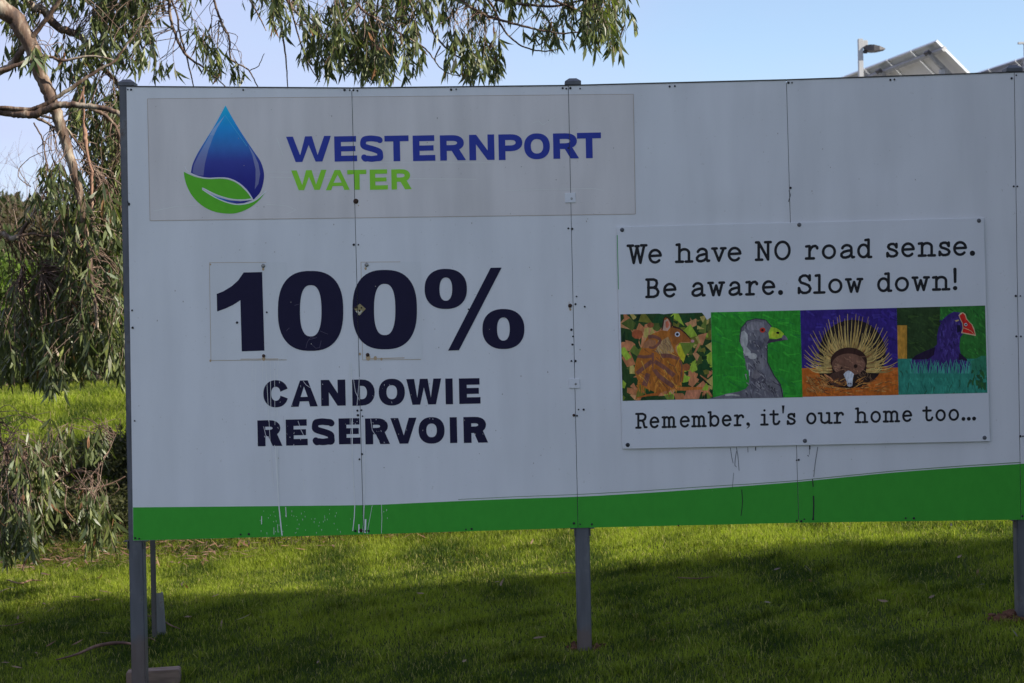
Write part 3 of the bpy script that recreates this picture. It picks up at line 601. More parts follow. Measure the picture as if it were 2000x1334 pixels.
def typed(line, slope, x0b, yb, xh, sw, label):
    for ch, x0, x1 in line:
        r_ = sw / 2; base = lambda x: yb + slope * (x - x0b)
        if ch == '.': polys = [circ((x0 + x1) / 2, base(x0) - (x1 - x0) / 2 + .3, (x1 - x0) / 2, n=16)]
        elif ch == ',':
            bx = (x0 + x1) / 2; y_ = base(x0); polys = [circ(bx, y_ - 4.2, 3.4, n=14), taper([(bx + 2.6, y_ - 4), (bx + 1.8, y_ + 1), (bx - 2.5, y_ + 4.5)], 3.4, 1)]
        elif ch == "'": polys = [taper([((x0 + x1) / 2, base(x0) - xh * 1.64), ((x0 + x1) / 2 - .3, base(x0) - xh * .98)], 5.4, 2.4)]
        elif ch == '!':
            bx = (x0 + x1) / 2; y_ = base(x0); polys = [taper([(bx - .4, y_ - 42), (bx, y_ - 17)], 6.6, 5.4), circ(bx - .4, y_ - 41.5, 3.2, n=12), circ(bx, y_ - 17, 2.7, n=12), circ(bx, y_ - 4.6, 4.4, n=14)]
        else:
            polys = []; xa = x0 + r_; wv = x1 - x0 - sw
            for path in TW[ch]:
                p = []
                for u, v in path:
                    x = xa + u * wv; p.append((x, base(x) - r_ - v * (xh - sw) - 0 + 0.0))
                p = [(x - .021 * (v_ - p[0][1]) * 0, v_) for x, v_ in p]; polys += pen(p, sw)
        art('typed_letter', [(polys, albr((18, 20, 24)))], SO + .001, ws, seams=False)
L1 = [('W', 1223.6, 1265), ('e', 1266, 1293), ('h', 1318, 1354.5), ('a', 1358, 1387.5), ('v', 1388.5, 1419.5), ('e', 1421, 1448.5), ('N', 1474, 1508), ('O', 1512, 1544.5), ('r', 1571.5, 1600), ('o', 1605, 1633), ('a', 1640, 1670.5), ('d', 1674, 1704), ('s', 1730, 1756), ('e', 1760, 1787), ('n', 1792, 1828.5), ('s', 1832, 1858), ('e', 1861.5, 1889), ('.', 1894, 1904.5)]
L2 = [('B', 1260, 1288.5), ('e', 1295, 1321.5), ('a', 1349.6, 1378.5), ('w', 1381, 1416.5), ('a', 1422, 1450.5), ('r', 1455, 1482), ('e', 1488, 1514.5), ('.', 1519.5, 1529.5), ('S', 1557, 1586.5), ('l', 1588, 1612.5), ('o', 1617.5, 1645.5), ('w', 1650, 1686.5), ('d', 1713, 1743), ('o', 1747.6, 1775.5), ('w', 1780, 1816.5), ('n', 1820, 1856.5), ('!', 1861, 1870)]
L3 = [('R', 1240.5, 1265), ('e', 1268.6, 1288), ('m', 1292, 1321.5), ('e', 1327.5, 1347.5), ('m', 1350, 1380.3), ('b', 1381.7, 1405.3), ('e', 1409.6, 1429.2), ('r', 1432.7, 1454.3), (',', 1456, 1466), ('i', 1484.5, 1501.3), ('t', 1502.5, 1524.3), ("'", 1527, 1532.4), ('s', 1536, 1555.2), ('o', 1574.5, 1594.7), ('u', 1596.8, 1626.8), ('r', 1627.6, 1649.2), ('h', 1669, 1695.9), ('o', 1700, 1720.6), ('m', 1724, 1758.2), ('e', 1762, 1781.8), ('t', 1801, 1823.2), ('o', 1827, 1847.3), ('o', 1852.5, 1873.2), ('.', 1878, 1885.6), ('.', 1888.4, 1896), ('.', 1898.6, 1906.4)]
typed(L1, -.0254, 1245, 516, 29.5, 5.3, 'a'); typed(L2, -.0256, 1275, 582.3, 29.5, 5.3, 'b'); typed(L3, -.0251, 1252, 837.4, 23.6, 4.3, 'c')

# ---- four paintings
def brush(n, box, l, w_, cols, ang, r_):
    o = []
    for _ in range(n):
        x = r_.uniform(box[0], box[2]); y = r_.uniform(box[1], box[3]); a = ang + r_.uniform(-.5, .5); L = l * r_.uniform(.5, 1.3)
        x1, y1 = x + math.cos(a) * L, y + math.sin(a) * L; o.append(([taper([(x, y), ((x + x1) / 2 + r_.uniform(-L, L) * .12, (y + y1) / 2), (x1, y1)], w_ * r_.uniform(.6, 1.2), w_ * .3)], r_.choice(cols)))
    return o
def layz(layers, ox, oy, s): return [([W2(p, ox, oy, s) for p in ps], (albr(c) if c is not None else None)) for ps, c in layers]
PO = SO + .0006
rp = random.Random(5)
# bandicoot
quad = [(77, 160), (575, 150), (640, 158), (750, 148), (1140, 138), (1175, 180), (1205, 232), (1256.6, 200), (1285.6, 1262), (440, 1278), (340, 1282), (108, 1288)]
pal = [(18, 42, 22), (14, 30, 18), (118, 82, 58), (108, 74, 50), (62, 78, 34), (48, 62, 28), (112, 108, 62), (92, 118, 40), (20, 48, 26), (126, 92, 66), (70, 74, 30)]
lay = [([rect(60, 120, 1300, 1300)], (24, 44, 22))]
for _ in range(300):
    cx_, cy_ = rp.uniform(80, 1280), rp.uniform(140, 1280); R_ = rp.uniform(45, 125); a = sorted(rp.uniform(0, 6.28) for _ in range(rp.choice([3, 4, 5])))
    if max(b - a_ for a_, b in zip(a, a[1:] + [a[0] + 6.28])) > 3.3: continue
    lay.append(([[(cx_ + R_ * math.cos(q), cy_ + R_ * math.sin(q) * rp.uniform(.8, 1.2)) for q in a]], rp.choice(pal)))
lay += [([circ(300, 420, 75, 60, 9)], (98, 54, 34)), ([circ(470, 300, 48, 38, 8)], (84, 52, 34)), ([circ(935, 850, 55, 50, 9)], (92, 56, 34)), ([[(840, 530), (1060, 530), (925, 705)]], (66, 86, 34)), ([[(810, 590), (855, 535), (925, 705), (900, 790), (830, 690)]], (140, 122, 30)), ([[(1085, 430), (1210, 400), (1150, 560), (1130, 560)], taper([(1110, 540), (1045, 665)], 34, 22)], (122, 84, 60)), ([[(790, 1105), (1150, 1105), (1130, 1160), (780, 1150)]], (112, 70, 34)), ([[(940, 1150), (1140, 1140), (1100, 1262), (900, 1262)]], (116, 80, 62))]
paint1 = art('painting', layz(lay, 1200, 590, 6.67), PO, ws, M_PAINT, clip=[W2(quad, 1200, 590, 6.67)], seams=False, label='painted collage of leaves behind a sitting bandicoot')
body = [(615, 370), (500, 410), (430, 450), (385, 540), (335, 640), (290, 740), (265, 840), (262, 910), (290, 985), (330, 1070), (400, 1120), (500, 1160), (580, 1190), (640, 1165), (760, 1140), (850, 1095), (900, 1000), (912, 900), (885, 800), (850, 715), (805, 650), (790, 590), (815, 545), (870, 522), (1000, 518), (1036, 522), (1036, 496), (1000, 485), (955, 430), (890, 365), (820, 330), (750, 312), (742, 270), (715, 215), (665, 192), (640, 215), (626, 300)]
OB = (104, 66, 27); lay = [([body], OB)]
lay += brush(60, (290, 720, 880, 1120), 110, 26, [(116, 76, 30), (96, 60, 24), (122, 82, 34), (84, 54, 28)], 1.5, rp)
lay += [([[(735, 325), (830, 335), (900, 380), (960, 440), (1000, 490), (980, 520), (860, 520), (800, 560), (770, 540), (720, 440)]], (92, 58, 28)), ([taper([(760, 318), (850, 345), (920, 400), (990, 480)], 26, 10)], (36, 24, 22)),
        ([[(600, 510), (700, 450), (740, 540), (780, 640), (700, 690), (590, 680), (530, 640)]], (104, 88, 62)), ([[(390, 530), (450, 480), (540, 500), (540, 560), (430, 600), (370, 600)]], (100, 72, 52))]
lay += brush(26, (560, 480, 740, 640), 90, 12, [(122, 108, 80), (84, 66, 54), (112, 96, 66)], 1.2, rp)
DS = (74, 50, 44)
for p, a, b_ in (([(300, 705), (400, 715), (500, 700)], 40, 40), ([(490, 770), (400, 840), (290, 930)], 56, 50), ([(520, 770), (630, 840), (780, 960)], 50, 60), ([(520, 880), (600, 980), (770, 1100)], 50, 60), ([(440, 930), (390, 1090)], 60, 70), ([(600, 700), (720, 700), (840, 740)], 60, 44), ([(440, 455), (520, 450), (600, 500), (520, 590), (450, 590)], 50, 26), ([(500, 660), (502, 900)], 34, 10), ([(850, 760), (880, 850), (860, 1040)], 24, 12)): lay.append(([taper(sp2(p, 3), a, b_)], DS))
lay += brush(24, (300, 600, 860, 1080), 120, 12, [(70, 44, 30), (60, 42, 40), (136, 96, 44)], .8, rp)
lay += [([[(650, 240), (690, 215), (728, 275), (728, 330), (690, 378), (628, 368), (640, 300)]], (128, 104, 96)), ([[(665, 260), (700, 240), (718, 300), (690, 340), (668, 330)]], (140, 70, 56)), ([taper([(620, 360), (632, 290), (645, 215), (668, 192), (710, 215), (745, 280), (740, 330)], 16, 16)], (34, 24, 22)), ([circ(820, 420, 33, n=16)], (150, 158, 170)), ([circ(820, 420, 19, n=14)], (14, 14, 30)), ([circ(1018, 508, 24, 20, 12)], (150, 92, 100)), ([taper([(590, 1160), (560, 1200), (420, 1215), (280, 1252)], 50, 12)], (104, 60, 26))]
o = art('painted_bandicoot', layz(lay, 1200, 590, 6.67), PO + .0005, ws, M_PAINT, seams=False); o.parent = paint1; o.matrix_parent_inverse = Matrix.Identity(4)
def sub(o, p): o.parent = p; o.matrix_parent_inverse = Matrix.Identity(4); return o
# goose
quad = [(56, 133), (1218.6, 107), (1252, 1240), (85, 1262)]
lay = [([rect(0, 80, 1300, 1300)], (26, 92, 30))] + brush(150, (60, 110, 1230, 1250), 150, 26, [(30, 102, 30), (22, 82, 34), (34, 108, 34), (24, 88, 28)], .3, rp)
paint2 = art('painting', layz(lay, 1380, 590, 6.67), PO, ws, M_PAINT, clip=[W2(quad, 1380, 590, 6.67)], seams=False, label='bright green painting of a grey goose')
body = [(430, 420), (465, 320), (530, 245), (630, 215), (765, 230), (830, 290), (852, 325), (830, 400), (815, 500), (795, 560), (788, 650), (790, 780), (830, 880), (890, 980), (960, 1070), (995, 1160), (995, 1248), (20, 1262), (160, 1225), (260, 1195), (420, 1165), (510, 1130), (548, 1080), (555, 1000), (545, 900), (510, 800), (490, 700), (468, 600), (430, 520)]
lay = [([body], (62, 66, 76))]
for x, y, rx, ry, c in ((640, 320, 120, 70, (78, 82, 92)), (640, 440, 130, 80, (66, 70, 80)), (650, 560, 90, 70, (52, 56, 68)), (690, 800, 80, 90, (72, 76, 84)), (680, 1020, 100, 120, (48, 50, 60)), (850, 1080, 90, 110, (66, 70, 78)), (640, 940, 70, 60, (70, 72, 80))): lay.append(([circ(x, y, rx, ry, 11, rp.random())], c))
lay += brush(90, (470, 250, 780, 1180), 70, 20, [(74, 78, 88), (52, 54, 64), (86, 90, 98), (42, 44, 54)], 1.2, rp) + brush(40, (620, 980, 930, 1200), 80, 22, [(80, 84, 92), (40, 42, 50), (58, 60, 70)], .8, rp)
lay += [([[(450, 390), (490, 370), (535, 420), (540, 520), (520, 580), (575, 640), (575, 700), (500, 700), (478, 600), (450, 560), (438, 480)]], (104, 112, 118)), ([circ(600, 705, 60, 42, 9), circ(520, 650, 42, 38, 8)], (108, 115, 120)), ([taper([(560, 880), (560, 960)], 16, 6)], (140, 145, 150)), ([taper([(240, 1212), (330, 1205), (430, 1220)], 26, 20)], (98, 104, 108)),
        ([taper([(430, 520), (450, 340), (530, 245), (640, 217), (770, 232), (850, 320)], 12, 12), taper([(790, 560), (790, 780), (880, 960), (960, 1070), (995, 1240)], 12, 16)], (30, 34, 40)),
        ([[(838, 325), (905, 338), (965, 372), (1006, 412), (998, 462), (920, 482), (815, 472), (805, 400)]], (98, 128, 34)), ([[(850, 380), (930, 400), (950, 450), (830, 460)]], (112, 140, 36)), ([[(785, 545), (815, 482), (900, 484), (985, 462), (1060, 490), (900, 516), (830, 530)]], (38, 34, 48)), ([[(998, 428), (1032, 440), (1062, 492), (985, 490), (975, 470)]], (66, 66, 80)), ([circ(928, 400, 22, 16, 10)], (10, 12, 14)), ([circ(730, 365, 38, 34, 14)], (112, 36, 28)), ([circ(728, 366, 17, n=10)], (20, 12, 14))]
q2 = [(20, 108), (1218, 107), (1251, 1241), (20, 1262)]
sub(art('painted_goose', layz(lay, 1380, 590, 6.67), PO + .0008, ws, M_PAINT, clip=[W2(q2, 1380, 590, 6.67)], seams=False), paint2)
# echidna
quad = [(85, 108), (1344, 75), (1367, 1210), (118, 1235)]
lay = [([rect(60, 40, 1400, 1260)], (30, 22, 80))] + brush(80, (90, 90, 1340, 800), 130, 40, [(34, 26, 92), (24, 18, 68), (38, 32, 96)], .3, rp) + [([[(60, 860), (1400, 852), (1400, 1260), (60, 1260)]], (112, 62, 22))] + brush(50, (100, 880, 1350, 1200), 130, 36, [(126, 70, 24), (100, 54, 22), (118, 70, 30)], .2, rp)
paint3 = art('painting', layz(lay, 1550, 590, 6.671), PO, ws, M_PAINT, clip=[W2(quad, 1550, 590, 6.671)], seams=False, label='dark blue and orange painting of an echidna')
lay = [([sup(330, 230, 1200, 1120, 2.0, 30)], (20, 17, 20)), ([[(330, 900), (1085, 860), (1040, 1000), (930, 1080), (700, 1130), (450, 1080), (350, 990)]], (24, 18, 16))]
for ring, (r0, r1, n_, w_) in enumerate(((.45, 1.0, 44, 21), (.42, .80, 38, 22), (.40, .64, 34, 24))):
    for k in range(n_):
        a = math.radians(192 - 204 * (k + rp.uniform(-.3, .3)) / (n_ - 1)); f = rp.uniform(.86, 1.04) if ring == 0 else rp.uniform(.8, 1.1); c, s = math.cos(a), math.sin(a)
        bx, by = 725 + 560 * r0 * c, 860 - 560 * r0 * s * .95; tx, ty = 735 + 610 * r1 * f * c, 800 - 640 * r1 * f * max(s, -.1); bend = (-.10 if c < 0 else .10) * (tx - bx)
        mx_, my_ = (bx + tx) / 2 + 45 * c, (by + ty) / 2 + 30 * abs(c); cc = rp.choice([(108, 98, 62), (122, 110, 70), (92, 82, 50), (112, 98, 58)])
        lay.append(([taper(sp2([(bx, by), (mx_, my_), (tx, ty)], 3), w_, 5)], cc))
        if rp.random() < .5: lay.append(([taper([(bx, by), ((bx + mx_) / 2, (by + my_) / 2)], w_ * .8, 5)], (74, 42, 26)))
lay += [([sup(480, 590, 960, 960, 2, 26)], (34, 22, 20)), ([sup(500, 670, 935, 960, 2, 26)], (70, 52, 44))] + brush(60, (520, 700, 900, 900), 60, 12, [(92, 72, 60), (66, 48, 40), (74, 54, 46), (100, 78, 62)], .5, rp)
lay += [([circ(808, 835, 26, n=10), circ(625, 860, 18, 12, 8)], (26, 18, 16)), ([[(500, 930), (660, 880), (690, 1060), (560, 1110), (420, 1020)]], (44, 32, 28)), ([taper([(400, 940), (480, 990), (510, 1030)], 16, 26)], (120, 84, 58))]
for _ in range(26):
    x = rp.uniform(810, 1010); y = rp.uniform(890, 990); lay.append(([taper([(x, y), (x + rp.uniform(-20, 50), y + rp.uniform(20, 60))], 6, 2)], rp.choice([(86, 70, 52), (64, 50, 40)])))
lay += brush(110, (130, 1020, 1320, 1180), 90, 15, [(112, 82, 42), (84, 56, 30), (66, 40, 24), (98, 64, 34), (124, 96, 56)], -.15, rp) + brush(40, (140, 930, 420, 1150), 100, 15, [(100, 74, 40), (72, 46, 26), (110, 84, 50)], .7, rp)
lay += [([[(650, 942), (678, 908), (715, 890), (750, 905), (786, 936), (772, 1000), (766, 1085), (735, 1104), (700, 1092), (690, 1030)]], (146, 154, 166)), ([circ(732, 1075, 36, 28, 12)], (100, 108, 120)), ([circ(720, 1064, 8, n=8), circ(745, 1064, 8, n=8)], (12, 14, 18))]
sub(art('painted_echidna', layz(lay, 1550, 590, 6.671), PO + .0008, ws, M_PAINT, clip=[W2(quad, 1550, 590, 6.671)], seams=False), paint3)
# swamphen
quad = [(77, 75), (1228, 45), (1258, 1182), (100, 1208)]
lay = [([rect(40, 20, 650, 1260)], (24, 40, 22)), ([rect(640, 20, 1300, 1260)], (26, 70, 30))] + brush(110, (640, 60, 1240, 780), 70, 24, [(30, 82, 34), (20, 56, 26), (34, 88, 36), (26, 64, 28)], .8, rp) + brush(60, (80, 80, 640, 740), 110, 34, [(28, 46, 24), (20, 34, 18), (32, 52, 24)], .4, rp)
lay += [([rect(60, 302, 210, 745)], (112, 86, 34)), ([rect(40, 738, 1300, 1260)], (28, 84, 76)), ([[(1040, 770), (1120, 730), (1180, 700), (1250, 700), (1270, 800), (1270, 960), (1040, 960)]], (28, 78, 62))] + brush(90, (90, 760, 1250, 1190), 120, 26, [(28, 88, 80), (22, 72, 66), (32, 94, 84), (24, 66, 56)], 1.5, rp) + brush(14, (1000, 860, 1220, 1080), 110, 50, [(24, 58, 32), (22, 52, 36)], 1.5, rp)
paint4 = art('painting', layz(lay, 1740, 590, 6.67), PO, ws, M_PAINT, clip=[W2(quad, 1740, 590, 6.67)], seams=False, label='green and teal painting of a purple swamphen')
body = [(900, 135), (820, 125), (745, 165), (665, 235), (625, 330), (600, 440), (602, 550), (560, 592), (440, 640), (330, 690), (270, 745), (250, 790), (290, 940), (1000, 940), (1040, 800), (985, 740), (905, 665), (893, 570), (905, 460), (945, 412), (930, 300), (905, 200)]
lay = [([body], (34, 26, 74)), ([[(580, 585), (440, 640), (330, 690), (262, 750), (480, 745), (560, 690)], [(890, 650), (990, 745), (1000, 770), (880, 750)]], (20, 14, 34))] + brush(90, (640, 200, 890, 720), 80, 24, [(42, 34, 90), (28, 22, 62), (38, 30, 82), (48, 42, 98)], 1.5, rp) + [([[(860, 300), (905, 300), (915, 380), (860, 400)]], (16, 14, 34))]
lay += [([[(882, 172), (905, 142), (938, 132), (972, 155), (990, 215), (1020, 255), (1062, 290), (1090, 355), (1108, 442), (1020, 424), (915, 404), (935, 345), (928, 280), (900, 222)]], (168, 110, 92)), ([[(893, 178), (935, 143), (962, 165), (980, 222), (1052, 298), (1080, 365), (1096, 425), (1015, 410), (930, 394), (945, 340), (938, 275), (910, 222)]], (140, 24, 22)), ([taper([(945, 335), (1000, 355), (1050, 380), (1090, 430)], 8, 5)], (170, 110, 90)), ([circ(976, 293, 21, n=12)], (170, 150, 150)), ([circ(978, 293, 12, n=10)], (14, 12, 20)), ([[(830, 240), (880, 228), (890, 240), (850, 256)]], (120, 112, 70))]
for k in range(60):
    x = 250 + 790 * k / 59 + rp.uniform(-10, 10); lay.append(([taper([(x, 950), (x + rp.uniform(-18, 18), 850), (x + rp.uniform(-45, 45), 740 + rp.uniform(-5, 70))], 16, 4)], rp.choice([(34, 92, 84), (28, 80, 74), (40, 100, 92)])))
lay.append(([rect(200, 930, 1080, 985)], (27, 82, 74)))
sub(art('painted_swamphen', layz(lay, 1740, 590, 6.67), PO + .0008, ws, M_PAINT, clip=[W2(quad, 1740, 590, 6.67)], seams=False), paint4)

# ------------------------------------------------------------------ things at the foot of the board
def on_ground(x, y, dz=0): return (x, y, float(G(x, y)) + dz)
a = P(296, 1000, 10.2); b_ = P(302, 1240, 10.2)
o = empty('brace_pole', on_ground(b_[0], 10.2), 'thin dark steel pole standing behind the left end post of the board', 'pole')
bm = bmesh.new(); zt = 2.6; bm_box(bm, Vector(((b_[0]), 10.2, (zt + G(b_[0], 10.2) - .1) / 2)), (.028, .028, zt - G(b_[0], 10.2) + .1), bevel=.003); bm_obj('pole_shaft', bm, M_GALVD, o)
p = P(315, 1246, 10.3); c0 = on_ground(p[0], 10.3)
o = empty('steel_channel', c0, 'short grey steel channel stub leaning beside the thin dark pole', 'steel stub')
bm = bmesh.new(); rot = Matrix.Rotation(math.radians(-3.2), 3, 'Y') @ Matrix.Rotation(.35, 3, 'Z')
for q, d in (((0, 0, .09), (.056, .006, .34)), ((-.028, .02, .09), (.006, .045, .34)), ((.028, .02, .09), (.006, .045, .34))): bm_box(bm, Vector(c0) + rot @ Vector(q), d, rot, .001)
bm_obj('channel', bm, M_GALVL, o)
pl = PB(295, 1330); yb_ = 9.13
bm = bmesh.new(); bx0, bx1 = P(243, 1320, yb_)[0], P(346, 1320, yb_)[0]; cz = P(295, 1313, yb_)[2]
bm_box(bm, Vector(((bx0 + bx1) / 2, yb_ + .08, cz - .055)), (bx1 - bx0, .12, .11), Matrix.Rotation(-.025, 3, 'Y') @ Matrix.Rotation(.12, 3, 'Z'), .005)
# keep clear of the post: the block lies just behind it
o = bm_obj('timber_block', bm, M_TIMBER); tag(o, 'weathered brown timber offcut lying at the foot of the left end post', 'wood block')

# ------------------------------------------------------------------ light pole and solar tables behind
Dp = 30.0; top = P(1680, 76, Dp); wpx = Dp / FPX
o = empty('light_pole', on_ground(top[0], Dp), 'grey light pole with one dark floodlight, behind the board beside the solar panels', 'street lamp')
bm = bmesh.new(); zb = float(G(top[0], Dp)) - .3; bm_box(bm, Vector((top[0], Dp, (top[2] + zb) / 2)), (.085, .085, top[2] - zb), bevel=.006); bm_obj('pole_shaft', bm, M_POLE, o)
bm = bmesh.new(); q = P(1689, 86, Dp); bm_box(bm, Vector(q), (.10, .07, .13), bevel=.01); bm_obj('bracket', bm, M_POLE, o)
bm = bmesh.new(); q0 = P(1687, 94, Dp); q1 = P(1727, 97, Dp)
prof = [(0, .0, .03), (.02, .05, .07), (.10, .065, .12), (.17, .065, .14), (.28, .045, .14), (.40, .008, .10)]; rows = []
for d, h, w_ in prof:
    c = np.array(q0) + (np.array(q1) - np.array(q0)) * d / .40; rows.append([bm.verts.new((c[0], c[1] + sy * w_, c[2] + sz * h * .8)) for sy, sz in ((-1, -1), (1, -1), (1, 1), (-1, 1))])
for r0, r1 in zip(rows[:-1], rows[1:]):
    for k in range(4): bm.faces.new((r0[k], r0[(k + 1) % 4], r1[(k + 1) % 4], r1[k]))
bm.faces.new(rows[0][::-1]); bm.faces.new(rows[-1]); bmesh.ops.recalc_face_normals(bm, faces=bm.faces); bm_obj('lamp_head', bm, M_LAMP, o)
bm = bmesh.new(); q = P(1690, 100, Dp); bm_box(bm, Vector(q) + Vector((.0, 0, -.01)), (.07, .05, .06), bevel=.008); bm_obj('swivel_mount', bm, M_LAMP, o)
def solar(px, py, D_, label, ln=9.0):
    B = np.array(P(px, py, D_)); u = np.array([-.2216, 1, 0]); u /= np.linalg.norm(u); h = np.array([u[1], -u[0], 0]); T = math.radians(43)
    dn = h * math.cos(T) - np.array([0, 0, 1]) * math.sin(T); nn = np.cross(u, dn); nn = nn if nn[2] > 0 else -nn; H = 3.3
    r_ = empty('solar_table', (B[0] + h[0] * 1.2, B[1] + h[1] * 1.2, float(G(B[0], B[1]))), label, 'solar panels', 'tilted solar tables behind the board')
    def slab(name, a0, a1, b0, b1, n0, n1, mat, par=r_):
        bm = bmesh.new(); vs = [bm.verts.new(B + u * a + dn * b2 + nn * n_) for n_ in (n0, n1) for a, b2 in ((a0, b0), (a1, b0), (a1, b1), (a0, b1))]
        for f in ((0, 1, 2, 3), (7, 6, 5, 4), (0, 4, 5, 1), (1, 5, 6, 2), (2, 6, 7, 3), (3, 7, 4, 0)): bm.faces.new([vs[i] for i in f])
        bmesh.ops.recalc_face_normals(bm, faces=bm.faces); x = bm_obj(name, bm, mat, par if par is r_ else None)
        if par is not r_: x.parent = par; x.matrix_parent_inverse = Matrix.Identity(4)
        return x
    for k in range(int(ln)):
        for row in (0, 1):
            a0 = k * 1.02; b0 = row * 1.68
            pn = slab('module', a0 + .035, a0 + .965, b0 + .035, b0 + 1.615, -.006, .0, M_BACK)
            slab('glass', a0 + .035, a0 + .965, b0 + .035, b0 + 1.615, .002, .006, M_GLASS, pn)
            for (c0_, c1_, d0_, d1_) in ((a0, a0 + .033, b0, b0 + 1.65), (a0 + .967, a0 + 1.0, b0, b0 + 1.65), (a0 + .035, a0 + .965, b0, b0 + .033), (a0 + .035, a0 + .965, b0 + 1.617, b0 + 1.65)): slab('frame', c0_, c1_, d0_, d1_, -.035, .008, M_ALU, pn)
    for bb_ in (.18, 1.35, 2.1, 3.1): slab('purlin', -.12, ln * 1.02 + .1, bb_ - .03, bb_ + .03, -.12, -.037, M_RAIL)
    for k in range(0, int(ln) + 1, 2):
        slab('rafter', k * 1.02 + .25, k * 1.02 + .31, .12, 3.2, -.2, -.122, M_RAIL)
        slab('clamp', k * 1.02 + .24, k * 1.02 + .40, .06, .14, -.18, -.125, M_LAMP)
        for bb_ in (.5, 2.7):
            q = B + u * (k * 1.02 + .28) + dn * bb_ - nn * .2; zb_ = float(G(q[0], q[1])) - .3
            bm = bmesh.new(); bm_box(bm, Vector((q[0], q[1], (q[2] + zb_) / 2)), (.09, .09, q[2] - zb_)); bm_obj('leg', bm, M_RAIL, r_)
    return r_
solar(1830, 78, 30, 'tilted solar table whose raised corner stands over the board right of the lamp')
solar(2040, 98, 30.5, 'tilted solar table whose top edge shows at the right end of the board')
gp_ = [(x_, y_) for y_ in np.linspace(25, 46, 8) for x_ in np.linspace(1.5, 24, 8)]  # unseen gravel pad, added to bounce neutral light onto the solar backsheets
pad_v = np.array([(x_, y_, float(G(x_, y_)) + .03) for x_, y_ in gp_]); k_ = np.arange(64).reshape(8, 8)
pad = link('bounce_gravel_pad', mesh_np('bounce_gravel_pad', pad_v, [np.stack([k_[:-1, :-1], k_[:-1, 1:], k_[1:, 1:], k_[1:, :-1]], -1).reshape(-1, 4)]), M_BOUNCE_GRAVEL); tag(pad, 'added pale gravel pad, unseen, bouncing light up to the solar tables', kind='structure')
q = P(1998, 86, 27); o = empty('sensor_post', on_ground(q[0] + .03, 27), 'slim pale post with a flat crossbar at the right edge behind the board', 'post')
bm = bmesh.new(); zb = float(G(q[0], 27)) - .3; bm_box(bm, Vector((q[0] + .045, 27, (q[2] + zb) / 2)), (.06, .06, q[2] - zb)); bm_obj('pole_shaft', bm, M_POLE, o)
bm = bmesh.new(); bm_box(bm, Vector((q[0] + .05, 27, q[2] + .015)), (.26, .06, .03)); bm_obj('crossbar', bm, M_POLE, o)

# ------------------------------------------------------------------ foliage
def leaves_np(base, dirs, nor, ln, wd, curve, cols):
    """lanceolate leaves: 8 verts, 3 quads-ish (tri, quad, quad, tri)"""
    n = len(base); dirs = dirs / np.linalg.norm(dirs, axis=1)[:, None]
    side = np.cross(dirs, nor); side /= np.linalg.norm(side, axis=1)[:, None] + 1e-9; nn = np.cross(side, dirs)
    st = [(0, .12), (.3, .9), (.62, .8), (1, 0)]; V = []
    for s, w_ in st:
        c = base + dirs * (ln * s)[:, None] + side * (curve * ln * (s * s))[:, None] + nn * (curve * ln * .6 * s * s)[:, None]
        if w_ == 0: V.append(c)
        else: V.append(c - side * (wd * w_ / 2)[:, None]); V.append(c + side * (wd * w_ / 2)[:, None])
    V = np.stack(V, 1)   # n,7,3
    k = np.arange(n)[:, None] * 7
    q = np.concatenate([k + np.array([[0, 1, 3, 2]]), k + np.array([[2, 3, 5, 4]])]); t3 = k + np.array([[4, 5, 6]])
    return V.reshape(-1, 3), [q, t3], [np.concatenate([cols, cols]), cols]
def unit(n): v = rng.normal(size=(n, 3)); return v / np.linalg.norm(v, axis=1)[:, None]

# --- the gum tree
tx, ty = -5.6, 12.0
tree = empty('gum_tree', on_ground(tx, ty), 'tall eucalyptus with peeling bark and long hanging leaves left of and above the board', 'tree')
nodes = []
def branch(ctrl, name='branch', mat=M_BARK, sides=8, seg=6, wob=.007):
    s = spline(ctrl, seg); s[:, :3] += rng.normal(size=(len(s), 3)) * wob * np.clip(s[:, 3:4] * 20, .2, 1)
    V, F_ = tube_np(s[:, :3], np.clip(s[:, 3], .0015, 9), sides); o = link(name, mesh_np(name, V, [F_], smooth=True), mat, tree)
    if name != 'bark_strip': nodes.extend(s[:, :3].tolist())
    return o
def bpx(pts, Y0, Y1=None):
    Y1 = Y1 or Y0; n = len(pts); o = []
    for i, (x, y, r_) in enumerate(pts):
        Yd = Y0 + (Y1 - Y0) * i / (n - 1); o.append((*P(x, y, Yd), r_ * Yd / FPX))
    return o
gz = float(G(tx, ty))
branch([(tx + .1, ty, gz - .3, .30), (tx, ty, gz + .6, .25), (tx - .15, ty + .1, gz + 2, .22), (tx + .1, ty, gz + 3.4, .2), (tx + .5, ty + .2, gz + 4.8, .16), (tx + 1.0, ty + .1, gz + 6.2, .1), (tx + 1.2, ty, gz + 7.4, .05)], 'trunk', sides=14)
hub = (tx + .35, ty + .1, gz + 4.2, .13)
branch([hub] + bpx([(-130, -60, 20), (9, 22, 17.5), (41, 56, 16.5), (64, 97, 15), (81, 150, 13), (97, 187, 13), (116, 240, 11), (129, 285, 10), (146, 340, 9), (165, 430, 7), (178, 540, 5), (190, 640, 3)], 11.0, 11.3), sides=12, wob=.005)
lowhub = (tx + .05, ty, gz + 2.3, .09)
branch([lowhub] + bpx([(-150, 180, 12), (0, 217, 8), (40, 223, 8), (72, 222, 8), (100, 210, 7), (131, 204, 6.5), (169, 207, 5.5), (210, 214, 5), (240, 228, 4.5), (300, 290, 3), (330, 380, 2)], 11.0, 10.8), sides=10)
branch(bpx([(0, 210, 4), (56, 214, 4.5), (82, 206, 4.5), (116, 187, 4.2), (150, 165, 3.8), (195, 135, 3.2), (222, 121, 2.6), (245, 90, 2), (268, 60, 1.4), (285, 20, 1)], 10.95, 10.9))
